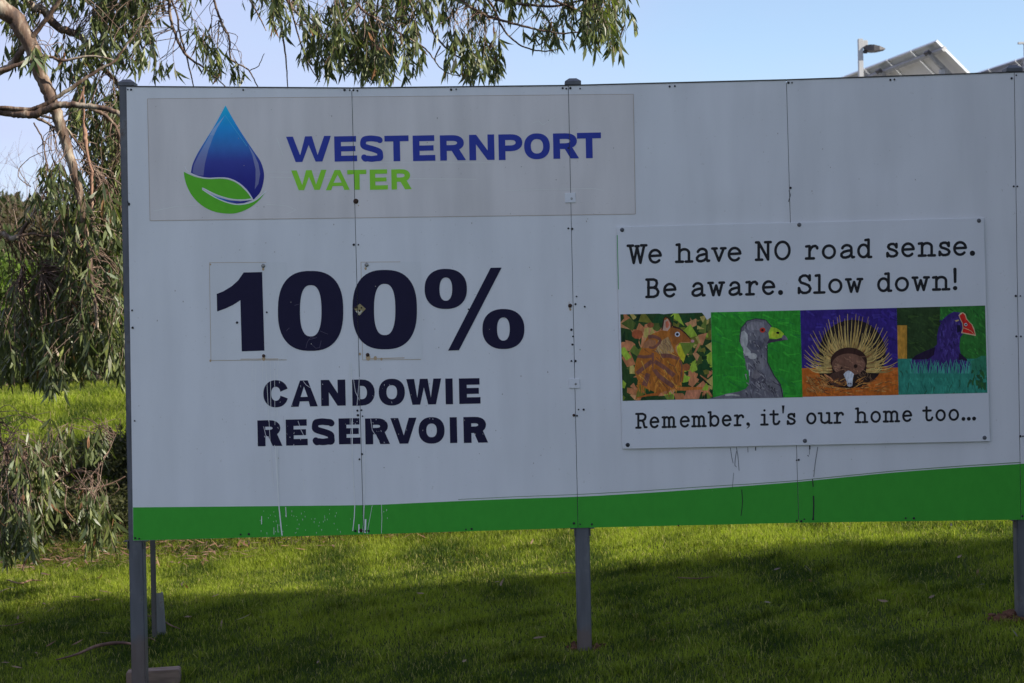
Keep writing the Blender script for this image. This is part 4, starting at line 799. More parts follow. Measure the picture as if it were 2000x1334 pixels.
branch([(tx + .2, ty, gz + 2.9, .07)] + bpx([(-120, 190, 9), (0, 140, 7.5), (28, 120, 7), (49, 90, 6), (82, 49, 5), (116, 0, 4.5), (150, -60, 3), (170, -130, 2)], 11.2, 10.9))
branch(bpx([(0, 138, 4.5), (37, 126, 4), (75, 111, 3.2), (100, 112, 3), (124, 118, 2.8), (169, 110, 2.2), (200, 112, 1.8), (225, 118, 1.4)], 11.0, 11.0))
branch([hub] + bpx([(-40, -120, 11), (52, 0, 8.5), (86, 22, 8.5), (112, 52, 8), (142, 64, 7), (172, 86, 6), (183, 110, 5.6), (208, 140, 5), (225, 158, 4), (250, 200, 3)], 12.3, 12.4), sides=10)
branch(bpx([(175, 209, 4.5), (200, 222, 3.8), (219, 238, 3.2), (229, 252, 2.8), (240, 290, 2)], 11.5, 11.6))
branch(bpx([(80, 226, 2.6), (105, 232, 2.4), (127, 247, 2.2), (148, 275, 2), (161, 292, 1.6), (190, 340, 1.2)], 11.6, 11.5))
branch(bpx([(60, 224, 4), (85, 236, 3), (104, 247, 1.6)], 11.7, 11.7))
branch(bpx([(108, 216, 1.8), (107, 236, 2), (120, 255, 1.6), (128, 285, 1.6), (130, 315, 1)], 11.4))
branch(bpx([(66, 240, 1.5), (82, 270, 1.6), (88, 300, 1.3), (95, 335, 1)], 11.5))
branch(bpx([(60, 365, .8), (36, 345, .9), (45, 320, .8), (75, 300, .7), (110, 292, .6)][::-1], 11.5))
branch([(tx + .1, ty, gz + 1.6, .05)] + bpx([(-60, 450, 7), (0, 456, 5), (20, 466, 5.5), (35, 462, 5), (49, 442, 3.6), (62, 422, 2.8), (71, 408, 2.2), (90, 370, 1.4)], 11.8, 11.7))
branch(bpx([(38, 462, 3), (60, 456, 2.4), (85, 461, 2), (103, 458, 1.4)], 11.7))
for e in ([(38, 463, 2), (50, 490, 1.6), (75, 520, 1)], [(42, 463, 2), (58, 485, 1.5), (80, 505, 1.2), (82, 540, .8)], [(36, 465, 1.6), (40, 500, 1.3), (42, 540, .9)], [(45, 460, 1.4), (52, 476, 1.2), (44, 520, .9)], [(34, 450, 1.2), (30, 425, .9), (26, 405, .6)]): branch(bpx(e, 11.7), sides=5)
branch(bpx([(163, 240, 1.8), (166, 262, 4.8), (169, 290, 3.2), (175, 320, 3.0), (180, 336, 3.8)], 11.45), 'bark_strip', M_BARKRED)
branch(bpx([(179, 336, 3.8), (179, 370, 3.2), (180, 400, 3.4), (183, 446, 2.6), (170, 468, 2.2), (155, 485, 1.5)], 11.45), 'bark_strip', M_BARKRED)
branch(bpx([(162, 175, 2), (158, 190, 2.4), (151, 210, 1)], 11.4), 'bark_strip', M_BARKRED, 5)
branch(bpx([(163, 170, 1.5), (164, 215, 2), (163, 245, 1.6)], 11.4), 'bark_strip', M_BARKRED, 5)
branch(bpx([(326, -60, 3.5), (330, 0, 3.2), (333, 38, 3), (345, 73, 2.8), (358, 100, 2.8), (376, 118, 2.2), (400, 133, 1.8), (420, 150, 1.4), (450, 178, 1)], 12.0))
branch(bpx([(335, 0, 2), (346, 30, 2), (350, 60, 2), (360, 95, 1.8), (372, 140, 1.4), (380, 180, 1)], 12.1))
branch(bpx([(410, -60, 3), (418, 0, 2.4), (431, 40, 2.4), (441, 60, 2.2), (448, 75, 2), (451, 115, 1.7), (476, 130, 1.6), (488, 140, 1.4), (505, 172, 1)], 12.2))
branch(bpx([(428, 40, 1.6), (426, 70, 1.4), (423, 115, 1.1), (430, 140, .8)], 12.2)); branch(bpx([(488, 138, 1), (505, 128, .9), (515, 105, .7)], 12.2, 12.1), sides=5)
branch([(tx + .6, ty + .2, gz + 5.0, .12)] + bpx([(60, -330, 22), (300, -260, 17), (520, -170, 13), (760, -90, 10), (930, -30, 7), (1060, -8, 5), (1150, -20, 4), (1215, 10, 2)], 12.3, 11.8), sides=10)
for e, d0 in (([(520, -165, 6), (540, -60, 4), (560, 0, 3), (600, 45, 2.6), (650, 90, 2.2), (700, 130, 1.8), (715, 160, 1.2)], 12.1), ([(560, -150, 5), (520, -60, 3), (535, 10, 2.5), (550, 60, 2), (558, 110, 1.6), (562, 170, 1)], 12.3), ([(560, -20, 2), (580, 60, 1.6), (600, 120, 1.3), (625, 160, 1)], 11.9), ([(640, -130, 6), (680, -50, 4), (700, 10, 3), (740, 40, 2.4), (790, 70, 2), (830, 95, 1.6), (850, 120, 1.2)], 11.7), ([(760, -90, 5), (800, -30, 4), (830, 20, 3), (850, 70, 2.2), (880, 100, 1.8), (910, 120, 1.4)], 12.0), ([(850, -55, 5), (900, 0, 3.4), (950, 30, 2.8), (1000, 45, 2.4), (1060, 60, 2), (1110, 65, 1.6), (1160, 55, 1)], 11.8), ([(930, -30, 4), (960, 10, 2.6), (985, 60, 2), (1020, 90, 1.6), (1060, 100, 1.4), (1095, 95, 1)], 12.2), ([(1060, -8, 3), (1110, 12, 2.4), (1150, 30, 2), (1180, 50, 1.6), (1195, 80, 1.3), (1200, 120, .9)], 11.8), ([(900, -20, 3), (1000, 5, 3), (1080, 12, 2.4), (1140, 0, 1.8)], 11.9), ([(860, 90, 1.6), (850, 118, 1.3), (870, 140, 1.1), (900, 150, 1)], 11.9), ([(700, 60, 1.6), (690, 100, 1.3), (660, 140, 1)], 11.8), ([(470, -100, 3), (480, -20, 2), (500, 20, 1.6), (520, 60, 1)], 12.2)): branch(bpx(e, d0), sides=7)
# low branch reaching over the bank
branch([(tx + .1, ty - .05, gz + .9, .06)] + bpx([(-60, 800, 7), (0, 862, 5), (30, 888, 4), (60, 900, 3), (100, 915, 2.6), (130, 950, 2), (170, 955, 1.8), (215, 945, 1.4), (245, 930, 1)], 11.7, 11.9), mat=M_TWIG)
branch(bpx([(130, 952, 2), (127, 985, 1.6), (135, 1010, 1.4), (160, 1030, 1)], 11.8), mat=M_TWIG); branch(bpx([(140, 952, 1.8), (180, 925, 1.4), (205, 895, 1.2), (226, 850, .8)], 11.8), mat=M_TWIG); branch(bpx([(115, 935, 2), (135, 925, 2.2), (143, 920, 1.6)], 11.7), mat=M_TWIG)
branch(bpx([(10, 870, 3), (20, 930, 2.4), (40, 1000, 2), (50, 1060, 1.6), (45, 1115, 1.2)], 11.6), mat=M_TWIG)
nodes = np.array(nodes)
# strands of hanging leaves: (x, top y, tip y, half width, count, depth)
CL = [(490, -40, 62, 22, 6, 12.2), (555, -40, 105, 32, 16, 12.1), (625, 30, 182, 40, 28, 11.9), (690, 50, 190, 45, 42, 12.0), (765, 50, 190, 45, 34, 11.8), (720, -60, 80, 85, 32, 12.1), (835, -40, 85, 50, 24, 11.9), (870, 70, 120, 20, 4, 11.9), (905, 80, 185, 26, 18, 11.8), (955, 95, 190, 22, 16, 11.9), (960, -60, 50, 60, 22, 12.0), (1010, -40, 62, 40, 14, 12.1), (1060, -70, 25, 50, 14, 11.9), (1042, 70, 115, 26, 6, 12.0), (1085, 55, 122, 28, 10, 11.9), (1120, 15, 80, 30, 12, 12.0), (1165, -40, 138, 22, 24, 11.8), (1196, -10, 140, 16, 15, 11.9), (1135, -60, 55, 40, 14, 11.9), (1140, 60, 118, 15, 4, 11.9), (930, 30, 90, 25, 8, 12), (1180, -80, 40, 40, 14, 12),
      (12, -60, 110, 22, 20, 12.4), (40, 60, 160, 30, 9, 12.3), (60, -80, 30, 40, 8, 12.6), (115, -60, 70, 40, 14, 12.8), (175, -80, 70, 45, 34, 12.3), (230, -60, 120, 45, 42, 12.2), (275, -70, 85, 30, 22, 12.1), (305, -60, 45, 25, 10, 12.2), (250, 70, 172, 40, 20, 11.9), (215, 40, 170, 30, 16, 12.1), (325, 142, 178, 22, 6, 12), (395, 62, 120, 20, 5, 12.1), (400, 100, 178, 22, 8, 12), (435, 120, 178, 20, 8, 12.2), (365, 20, 58, 8, 3, 12), (385, -50, 20, 20, 5, 12.2), (470, 150, 178, 16, 3, 12.2), (485, -60, 20, 20, 5, 12.1),
      (30, 100, 165, 25, 4, 12.2), (75, 112, 158, 16, 5, 10.8), (140, 90, 200, 30, 14, 12.2), (165, 160, 330, 30, 26, 12.2), (210, 170, 380, 28, 48, 12.1), (195, 380, 560, 40, 50, 12.0), (232, 230, 480, 16, 44, 12.0), (170, 350, 520, 46, 60, 11.6), (105, 345, 450, 24, 16, 11.4), (70, 390, 470, 16, 5, 11.6), (215, 380, 620, 30, 60, 11.9), 
      (20, 560, 790, 34, 22, 11.7), (60, 500, 800, 30, 18, 11.9), (110, 480, 808, 32, 56, 11.6), (160, 470, 770, 34, 60, 11.8), (60, 560, 780, 60, 40, 12.4), (205, 480, 745, 30, 52, 11.5), (235, 480, 790, 12, 34, 11.8), (130, 600, 780, 50, 30, 12.2), (30, 640, 770, 40, 20, 12.2),
      (10, 870, 1130, 30, 44, 11.6), (50, 880, 1120, 30, 46, 11.5), (85, 900, 1060, 20, 24, 11.7), (105, 920, 1000, 16, 8, 11.7), (150, 850, 930, 25, 8, 11.9), (190, 850, 930, 25, 9, 11.9), (195, 975, 1110, 17, 18, 11.7), (165, 970, 1080, 16, 9, 11.8), (60, 860, 960, 60, 14, 11.8), (30, 1010, 1120, 40, 22, 11.4)]
sb = []; sd = []; twv = []; twf = []; nv = 0; twcount = 0
def add_twig(p, r0, r1, sides=3):
    global nv
    V, F_ = tube_np(p, np.linspace(r0, r1, len(p)), sides); twv.append(V); twf.append(F_ + nv); nv += len(V)
LB = []; LD = []
def strands(cx_, y0, y1, hw, n_, D_):
    for _ in range(n_):
        D2 = D_ + rng.uniform(-.45, .45); px = cx_ + rng.uniform(-1, 1) * hw; L = min(rng.uniform(.22, .55), max(.12, (y1 - y0) / FPX * D2)); Lp = L * FPX / D2
        tip = y1 - abs(rng.normal(0, .16)) * (y1 - y0) if rng.random() < .4 else rng.uniform(y0 + Lp * .8, y1)
        st = np.array(P(px, tip - Lp * .93 - 22, D2)); gz_ = float(G(st[0], st[1]))
        if st[2] - L < gz_ + .03: st[2] = gz_ + L + .04
        sway = np.array([rng.normal(0, .16), rng.normal(0, .16), 0]); k = 5
        pts = np.array([st + sway * L * (s / (k - 1)) ** .7 - np.array([0, 0, 1]) * L * (s / (k - 1)) * .8 + rng.normal(size=3) * .006 for s in range(k)])
        d = np.linalg.norm(nodes - st + np.array([0, 0, -.15]), axis=1); j = int(np.argmin(d + rng.uniform(0, .10, len(d)))); nb = nodes[j]; dd = np.linalg.norm(nb - st)
        if dd < 1.1:
            mid = (nb + st) / 2 + np.array([rng.normal(0, .04), rng.normal(0, .04), .12 * dd + rng.normal(0, .03)]); add_twig(spline([(*nb, 0), (*mid, 0), (*st, 0)], 3)[:, :3], .0035, .002)
        add_twig(pts, .0022, .001)
        m_ = max(4, int(L / .026)); s_ = np.sort(rng.uniform(.05, 1, m_)) * (k - 1); i0 = np.clip(s_.astype(int), 0, k - 2); f = (s_ - i0)[:, None]
        LB.append(pts[i0] * (1 - f) + pts[i0 + 1] * f); dv = rng.normal(size=(m_, 3)) * np.array([.42, .42, .18]); dv[:, 2] -= 1; dv[:, :2] += sway[:2] * .4; LD.append(dv)
for c in CL: strands(*c)
# crown above the picture
for _ in range(26):
    cx_ = rng.uniform(-300, 1000); strands(cx_, -520, -120 - 60 * rng.random(), 80, 12, rng.uniform(11.6, 12.8))
LB = np.concatenate(LB); LD = np.concatenate(LD); n = len(LB)
ln = rng.uniform(.065, .13, n); wd_ = ln * rng.uniform(.15, .235, n); cv = rng.normal(0, .16, n)
t_ = rng.random(n)[:, None]; cols = np.array([.036, .050, .015]) * (1 - t_) + np.array([.105, .125, .045]) * t_
pick = rng.random(n); cols[pick < .10] = np.array([.15, .17, .05]); cols[pick > .98] = np.array([.22, .11, .06]); cols[(pick > .95) & (pick < .98)] = np.array([.20, .20, .14])
nor = unit(n); nor[:, 2] *= .4
# nearest, biggest leaves in view become leaves of their own
rel = LB - EYE; sx_ = 1000 + FPX * (rel @ RV) / rel[:, 1]; sy_ = 667 - FPX * (rel @ UV) / rel[:, 1]
inview = (sx_ > 0) & (sy_ > 0) & (sy_ < 1150) & ((sx_ < 232) | ((sy_ < 140) & (sx_ < 1230)))
size = ln / LB[:, 1] * inview; big = np.argsort(-size)[:300]; mask = np.ones(n, bool); mask[big] = False
V, F_, Cc = leaves_np(LB[mask], LD[mask], nor[mask], ln[mask], wd_[mask], cv[mask], cols[mask])
o = link('foliage', mesh_np('foliage', V, F_, Cc), M_LEAF, tree); tag(o, kind='stuff')
protos = []
for k in range(8):
    V, F_, Cc = leaves_np(np.zeros((1, 3)), np.array([[0, 0, -1.0]]), np.array([[0, 1.0, 0]]), np.array([.13]), np.array([.026]), np.array([(-.25, -.1, .12, .25)[k % 4]]), np.array([[(.045, .065, .028), (.07, .095, .04), (.095, .125, .06), (.14, .16, .04), (.085, .11, .05), (.055, .08, .03), (.17, .17, .11), (.20, .11, .055)][k]]))
    me = mesh_np('leaf', V, F_, Cc); me.materials.append(M_LEAF); protos.append(me)
for q_, i in enumerate(big):
    o = bpy.data.objects.new('leaf', protos[(0, 1, 2, 4, 5, 1, 2, 3, 6, 5, 2, 7)[q_ % 12]]); C.objects.link(o); o.parent = tree; o.matrix_parent_inverse = Matrix.Translation(tree.location).inverted()
    z_ = Vector(-LD[i]).normalized(); o.matrix_basis = Matrix.Translation(Vector(LB[i])) @ z_.to_track_quat('Z', 'Y').to_matrix().to_4x4() @ Matrix.Rotation(rng.uniform(0, 6.28), 4, 'Z') @ Matrix.Scale(ln[i] / .13, 4)
o = link('twigs', mesh_np('twigs', np.concatenate(twv), [np.concatenate(twf)], smooth=True), M_TWIG, tree); tag(o, kind='stuff')

# --- bushes and distant trees
def crown_pts(lumps, n_):
    w_ = np.array([l[3] * l[4] * l[5] for l in lumps]) ** .67; w_ /= w_.sum(); ch = rng.choice(len(lumps), n_, p=w_); u = unit(n_); L = np.array(lumps)[ch]
    r_ = rng.uniform(.45, 1.05, n_) ** .5; r_ *= 1 + .18 * np.sin(u[:, 0] * 7 + ch) * np.cos(u[:, 2] * 6 + ch * 2); return L[:, :3] + u * r_[:, None] * L[:, 3:6], u
def bush(name, label, cat, x, y, w_, h_, n_, leaf, ca, cb, seed=0, trunk_h=.0, group=None, thin=.45, kind_lumps=7, up=0.0):
    z = float(G(x, y)); o = empty(name, (x, y, z), label, cat, group)
    lumps = []
    for _ in range(kind_lumps):
        a = rng.uniform(0, 6.28); rr = rng.uniform(0, .55); s = rng.uniform(.35, .6)
        lumps.append((x + math.cos(a) * rr * w_ / 2, y + math.sin(a) * rr * w_ / 2, z + trunk_h + (h_ - trunk_h) * rng.uniform(.3, .72), w_ / 2 * s, w_ / 2 * s, (h_ - trunk_h) * s * .62))
    pts, u = crown_pts(lumps, n_); t = rng.random(n_)[:, None]; c = np.array(ca) * (1 - t) + np.array(cb) * t; pts[:, 2] = np.maximum(pts[:, 2], G(pts[:, 0], pts[:, 1]) + .02)
    d = u * .6 + rng.normal(size=(n_, 3)) * .6; d[:, 2] += up; V, F_, Cc = leaves_np(pts, d, unit(n_), leaf * rng.uniform(.6, 1.4, n_), leaf * thin * rng.uniform(.7, 1.3, n_), rng.normal(0, .2, n_), c)
    f = link('foliage', mesh_np('foliage', V, F_, Cc), M_BUSH, o); tag(f, kind='stuff')
    tv = []; tf = []; k0 = 0
    for l in lumps:
        s = spline([(x + rng.normal(0, .03) * w_, y, z - .1, .02 * h_), ((x + l[0]) / 2, (y + l[1]) / 2, z + (l[2] - z) * .5, .015 * h_), (l[0], l[1], l[2], .008 * h_), (l[0] + rng.normal(0, .2) * w_ * .3, l[1], l[2] + l[5] * .8, .003 * h_)], 4)
        V, F2 = tube_np(s[:, :3], s[:, 3], 6); tv.append(V); tf.append(F2 + k0); k0 += len(V)
    link('trunk' if trunk_h > .3 else 'stem', mesh_np('stem', np.concatenate(tv), [np.concatenate(tf)], smooth=True), M_TWIG, o); return o
def xa(px, Y_): return float(P(px, 667, Y_)[0])
DK = (.030, .042, .016); MD = (.055, .075, .024); LT = (.10, .14, .035)
def bare(name, label, cat, x, y, h_, n_, group=None):
    z = float(G(x, y)); o = empty(name, (x, y, z), label, cat, group); tv = []; tf = []; k0 = 0
    def grow(p, d, L, r_, lv):
        nonlocal k0
        q = [np.append(p, r_)]; 
        for s in range(3): d = d + rng.normal(size=3) * .16; d /= np.linalg.norm(d); p = p + d * L / 3; q.append(np.append(p, r_ * (1 - .2 * (s + 1))))
        V, F2 = tube_np(np.array(q)[:, :3], np.array(q)[:, 3], 4); tv.append(V); tf.append(F2 + k0); k0 += len(V)
        if lv:
            for _ in range(3): e = d + rng.normal(size=3) * .42; e[2] += .15; e /= np.linalg.norm(e); grow(p, e, L * rng.uniform(.55, .85), r_ * .5, lv - 1)
    for _ in range(n_):
        d = rng.normal(size=3) * .4; d[2] = 1; d /= np.linalg.norm(d); grow(np.array([x + rng.normal(0, .25), y + rng.normal(0, .25), z]), d, h_ * .38, .012 * h_, 4)
    f = link('branches', mesh_np('branches', np.concatenate(tv), [np.concatenate(tf)], smooth=True), M_TWIG, o); return o
# far tree line beyond the bank
bush('far_tree', 'round dark green tree far off at the left edge, lower than the gum branches', 'tree', xa(10, 60), 60, 6.0, 4.9, 9000, .34, DK, (.06, .07, .03), trunk_h=1.5)
bush('far_tree', 'low dark olive tree in the distance just left of the end post', 'tree', xa(215, 58), 58, 9, 3.8, 8000, .34, DK, (.05, .065, .026), trunk_h=1.2)
bush('far_tree', 'brownish distant tree between the bare scrub and the board', 'tree', xa(120, 66), 66, 8, 3.6, 8000, .34, (.05, .042, .03), (.075, .065, .04), trunk_h=1.2)
bush('far_tree', 'wide dark tree hidden behind the left panels', 'tree', xa(420, 60), 60, 11, 4.5, 5000, .4, DK, MD, trunk_h=1.2)
bush('far_tree', 'dark tree outside the left edge, beyond the bank', 'tree', xa(-160, 58), 58, 9, 4.8, 5000, .4, DK, MD, trunk_h=1.2)
bare('bare_shrub', 'tallest leafless grey-brown shrub against the pale sky at left', 'shrub', xa(68, 34), 34, 4.3, 5)
bare('bare_shrub', 'low leafless brown scrub beneath the tall bare shrub', 'shrub', xa(100, 31), 31, 2.9, 9)
bare('bare_shrub', 'leafless brown scrub nearest the end post', 'shrub', xa(170, 33), 33, 3.2, 7)
bush('dark_bush', 'dense dark bush beyond the left edge of the picture, on the bank top', 'bush', xa(-120, 27), 27, 4.5, 2.6, 5000, .13, DK, MD)
bush('dark_bush', 'wide dark bush farther beyond the left edge, on the bank top', 'bush', xa(-380, 28), 28, 6, 3, 5000, .15, DK, MD)
bush('green_bush', 'sunlit bright green bush at the left picture edge', 'bush', xa(12, 25.5), 25.5, 2.6, 2.0, 7000, .10, MD, (.13, .2, .035))
bush('dark_bush', 'dense dark bush right of the bright green one', 'bush', xa(95, 26.5), 26.5, 3.4, 2.2, 9000, .11, DK, (.06, .07, .03))
bush('dark_bush', 'dense dark bush just left of the end post, above the lit bank', 'bush', xa(200, 26), 26, 3.2, 2.5, 9000, .11, (.025, .03, .015), MD)
bush('dark_bush', 'dark bush behind the left panels of the board', 'bush', xa(330, 26), 26, 3.4, 2.2, 3500, .14, DK, MD)
bush('brown_bush', 'dry brown thicket behind the dark bushes', 'bush', xa(60, 28), 28, 4.2, 3.0, 9000, .11, (.05, .038, .025), (.085, .065, .04))
bush('brown_bush', 'dry olive thicket beside the end post, behind the dark bush', 'bush', xa(180, 28.5), 28.5, 4.6, 3.1, 9000, .11, (.04, .036, .022), (.07, .07, .035))
# low scrub on the shaded bank
bush('bank_shrub', 'low dark shrub on the bank hard against the end post', 'shrub', -3.3, 15.9, 2.2, .55, 8000, .05, (.028, .035, .014), (.06, .06, .025))
bush('bank_shrub', 'low brownish shrub halfway up the bank below the lit grass', 'shrub', -4.6, 16.6, 1.9, .32, 6000, .05, (.05, .035, .02), (.08, .065, .03))
bush('bank_shrub', 'flat dark creeper patch at the foot of the bank', 'shrub', -3.6, 14.6, 2.0, .28, 6000, .045, (.028, .035, .014), (.055, .055, .022))
bush('bank_shrub', 'shaded shrub on the bank behind the low gum branch', 'shrub', -5.1, 15.2, 1.8, .5, 6000, .05, (.028, .04, .016), (.06, .075, .028))
for k_, (bx_, by_, bw_, bh_) in enumerate(((-.9, 14.5, 2.2, 2.6), (.7, 14.9, 2.4, 2.7), (-.8, 16.5, 2.4, 3.0), (1.0, 17.0, 2.6, 3.0), (-1.0, 18.3, 2.2, 2.6))):  # unseen bushes, added so that their shadow darkens the bank at left
    bush('added_shade_bush', 'added dark bush, unseen behind the left half of the board, shading the bank', 'bush', bx_, by_, bw_, bh_, 4200, .12, DK, MD, group='added shade bushes behind the board', kind_lumps=9)

# --- row of tall cypress on the near side of the road verge: they keep the board in shade
cyp = 'tall cypresses in a row right of and behind the viewer'
me_c = None
for i in range(13):
    x = 7.0 + i * 1.9 + rnd.uniform(-.2, .2); y = 3.35 + rnd.uniform(-.15, .15); zb = float(G(x, y)); H = float(np.interp(x, [9, 13, 14.7, 16.2, 17.8, 19.6, 21.6, 23, 30], [11.1, 11.1, 11.15, 11.35, 11.45, 11.8, 12.25, 12.5, 13.0])) + .12 - zb + rnd.uniform(-.12, .12)
    if i == 0:
        o0 = empty('cypress', (x, y, zb), 'dense dark cypress in the clipped row right of the viewer', 'tree', cyp); H0 = 11.7
        bm = bmesh.new(); bmesh.ops.create_icosphere(bm, subdivisions=4, radius=1)
        for v in bm.verts:
            c = v.co; k = 1 + .05 * math.sin(c.x * 9 + c.z * 14) * math.cos(c.y * 11); zz = (c.z + 1) / 2; r_ = 1.45 * min(1, (1.01 - zz) * 14) ** .5 * min(1, zz * 7 + .3) ** .5
            hyp = math.hypot(c.x, c.y) or 1; v.co = (c.x / hyp * r_ * k if hyp > .02 else 0, c.y / hyp * r_ * k if hyp > .02 else 0, .3 + zz * (H0 - .45))
        core = bm_obj('crown', bm, M_SOIL, o0); core.matrix_parent_inverse = Matrix.Identity(4)
        nL = 9000; a = rng.uniform(0, 6.28, nL); zz = rng.random(nL); rr = 1.5 * np.minimum(1, (1.01 - zz) * 14) ** .5 * np.minimum(1, zz * 7 + .3) ** .5 * rng.uniform(.9, 1.1, nL)
        pts = np.c_[np.cos(a) * rr, np.sin(a) * rr, .3 + zz * (H0 - .4)]; d = np.c_[np.cos(a), np.sin(a), np.full(nL, 1.2)] + rng.normal(size=(nL, 3)) * .4; t = rng.random(nL)[:, None]
        V, F_, Cc = leaves_np(pts, d, unit(nL), rng.uniform(.12, .3, nL), rng.uniform(.06, .12, nL), rng.normal(0, .2, nL), np.array([.02, .035, .012]) * (1 - t) + np.array([.05, .075, .025]) * t)
        fo = link('foliage', mesh_np('foliage', V, F_, Cc), M_BUSH, o0); tag(fo, kind='stuff'); fo.matrix_parent_inverse = Matrix.Identity(4)
        bm = bmesh.new(); bmesh.ops.create_cone(bm, cap_ends=True, segments=10, radius1=.2, radius2=.12, depth=2, matrix=Matrix.Translation((0, 0, .7))); tk = bm_obj('trunk', bm, M_TWIG, o0); tk.matrix_parent_inverse = Matrix.Identity(4)
        kids = [core, fo, tk]; root = o0
    else:
        root = o0.copy(); C.objects.link(root)
        for k in kids: c = k.copy(); C.objects.link(c); c.parent = root
    root.location = (x, y, zb); root.rotation_euler = (0, 0, rnd.uniform(0, 6.28)); root.scale = (1.05, 1.05, H / H0)

# ------------------------------------------------------------------ grass, litter, sticks
def blades(x, y, h, w_, cols, lean=.35):
    n_ = len(x); z = G(x, y) - .004; b0 = np.c_[x, y, z]; a = rng.uniform(0, 2 * math.pi, n_); sd_ = np.c_[np.cos(a), np.sin(a), np.zeros(n_)]
    ld = rng.normal(0, lean, (n_, 2)); m1 = b0 + np.c_[ld * h[:, None] * .35, h * .55]; tp = b0 + np.c_[ld * h[:, None] * 1.1, h * np.clip(1 - .3 * np.abs(ld).sum(1), .5, 1)]
    V = np.stack([b0 - sd_ * w_[:, None] / 2, b0 + sd_ * w_[:, None] / 2, m1 - sd_ * w_[:, None] * .38, m1 + sd_ * w_[:, None] * .38, tp], 1).reshape(-1, 3)
    k = np.arange(n_)[:, None] * 5; return V, [k + np.array([[0, 1, 3, 2]]), k + np.array([[2, 3, 4]])], [cols, cols]
def patch(x, y, s, seed):
    r2 = np.random.default_rng(seed); v = np.zeros(len(x))
    for _ in range(6): k = r2.normal(0, s, 2); v += np.sin(x * k[0] + y * k[1] + r2.uniform(0, 6.28))
    return v / 6
def gcol(x, y):
    n_ = len(x); t = np.clip(.5 + .7 * patch(x, y, 3.2, 3) + .5 * patch(x, y, 11, 4) + rng.normal(0, .25, n_), 0, 1)[:, None]; c = np.array([.034, .060, .011]) * (1 - t) + np.array([.250, .290, .036]) * t
    q = rng.random(n_); dry = q < .05 + .05 * (patch(x, y, 3, 8) > .3); c[dry] = np.array([.34, .30, .12]); return c
def scatter(n_, x0, x1, y0, y1, cond=None):
    x = rng.uniform(x0, x1, n_); y = rng.uniform(y0, y1, n_)
    if cond is not None: k = cond(x, y); x, y = x[k], y[k]
    return x, y
wedge = lambda x, y: np.abs(x) < .35 * y + 1.5
x, y = scatter(600000, -6.3, 6.3, 6.8, 13.9, wedge)
# bare clay around the posts
for cx_, cy_, r_ in ((PX[1], 9.1, .10), (PX[2], 9.1, .13)):
    k = np.hypot(x - cx_ + .02, (y - cy_) * 1.1) > r_ * rng.uniform(.7, 1.4, len(x)); x, y = x[k], y[k]
tall = 1 + .9 * sm(y, 11.8, 13.4) + .5 * np.clip(patch(x, y, 4, 5), -.3, 1)
h = rng.uniform(.020, .052, len(x)) * tall; V, F_, Cc = blades(x, y, h, rng.uniform(.0030, .0062, len(x)), gcol(x, y))
cx0, cy0 = scatter(520, -4.5, 4.5, 8.0, 13.8, wedge); k_ = rng.integers(30, 75, len(cx0)); tx_ = np.repeat(cx0, k_) + rng.normal(0, .035, k_.sum()); ty_ = np.repeat(cy0, k_) + rng.normal(0, .035, k_.sum())
V2, F2_, C2 = blades(tx_, ty_, np.repeat(rng.uniform(.05, .11, len(cx0)), k_) * rng.uniform(.6, 1.15, len(tx_)), rng.uniform(.0035, .0075, len(tx_)), gcol(tx_, ty_) * np.repeat(rng.uniform(.6, 1.15, len(cx0)), k_)[:, None], .6)
V = np.concatenate([V, V2]); F_ = F_ + [f + len(V) - len(V2) for f in F2_]; Cc = Cc + C2
o = link('lawn', mesh_np('lawn', V, F_, Cc), M_GRASS); tag(o, 'short green lawn under and in front of the board', 'grass', kind='stuff')
x, y = scatter(150000, -11, -1, 16.0, 25, lambda x, y: (x < -.16 * y))
V, F_, Cc = blades(x, y, rng.uniform(.06, .15, len(x)), rng.uniform(.007, .014, len(x)), gcol(x, y) * (1.0 + .35 * patch(x, y, 1.5, 21))[:, None])
o = link('bank_grass', mesh_np('bank_grass', V, F_, Cc), M_GRASS); tag(o, 'longer sunlit grass on top of the bank behind the gum tree', 'grass', kind='stuff')
x, y = scatter(60000, -8, 1, 13.3, 18.5, lambda x, y: rng.random(len(x)) < .75 * sm(18.6 - y, 0, 1.2))
tt = rng.random(len(x))[:, None]; V, F_, Cc = blades(x, y, rng.uniform(.04, .13, len(x)), rng.uniform(.006, .016, len(x)), np.where(tt < .5, np.array([.035, .045, .014]), np.array([.06, .045, .026])) * (1 + .5 * (tt - .5)), .8)
o = link('bank_undergrowth', mesh_np('bank_undergrowth', V, F_, Cc), M_GRASS); tag(o, 'dark tangled undergrowth and weeds on the shaded bank slope', 'undergrowth', kind='stuff')
# fallen gum leaves
n_ = 2600; x = rng.uniform(-5.5, -.5, n_); y = np.where(rng.random(n_) < .7, rng.normal(13.4, .35, n_), rng.uniform(9.5, 16, n_)); k = ((x < -2.0) & ((y > 12.8) | (rng.random(n_) < .25))) | (np.abs(y - 13.4) < .4) & (rng.random(n_) < .25); x, y = x[k], y[k]; n_ = len(x)
d = rng.normal(size=(n_, 3)); d[:, 2] *= .15; nr = unit(n_) * .4; nr[:, 2] += 1; t = rng.random(n_)[:, None]
V, F_, Cc = leaves_np(np.c_[x, y, G(x, y) + rng.uniform(.02, .07, n_)], d, nr, rng.uniform(.07, .13, n_), rng.uniform(.012, .022, n_), rng.normal(0, .25, n_), np.array([.13, .06, .035]) * (1 - t) + np.array([.26, .15, .09]) * t)
o = link('leaf_litter', mesh_np('leaf_litter', V, F_, Cc), M_LEAF); tag(o, 'fallen brown gum leaves strewn along the foot of the bank', 'leaf litter', kind='stuff')
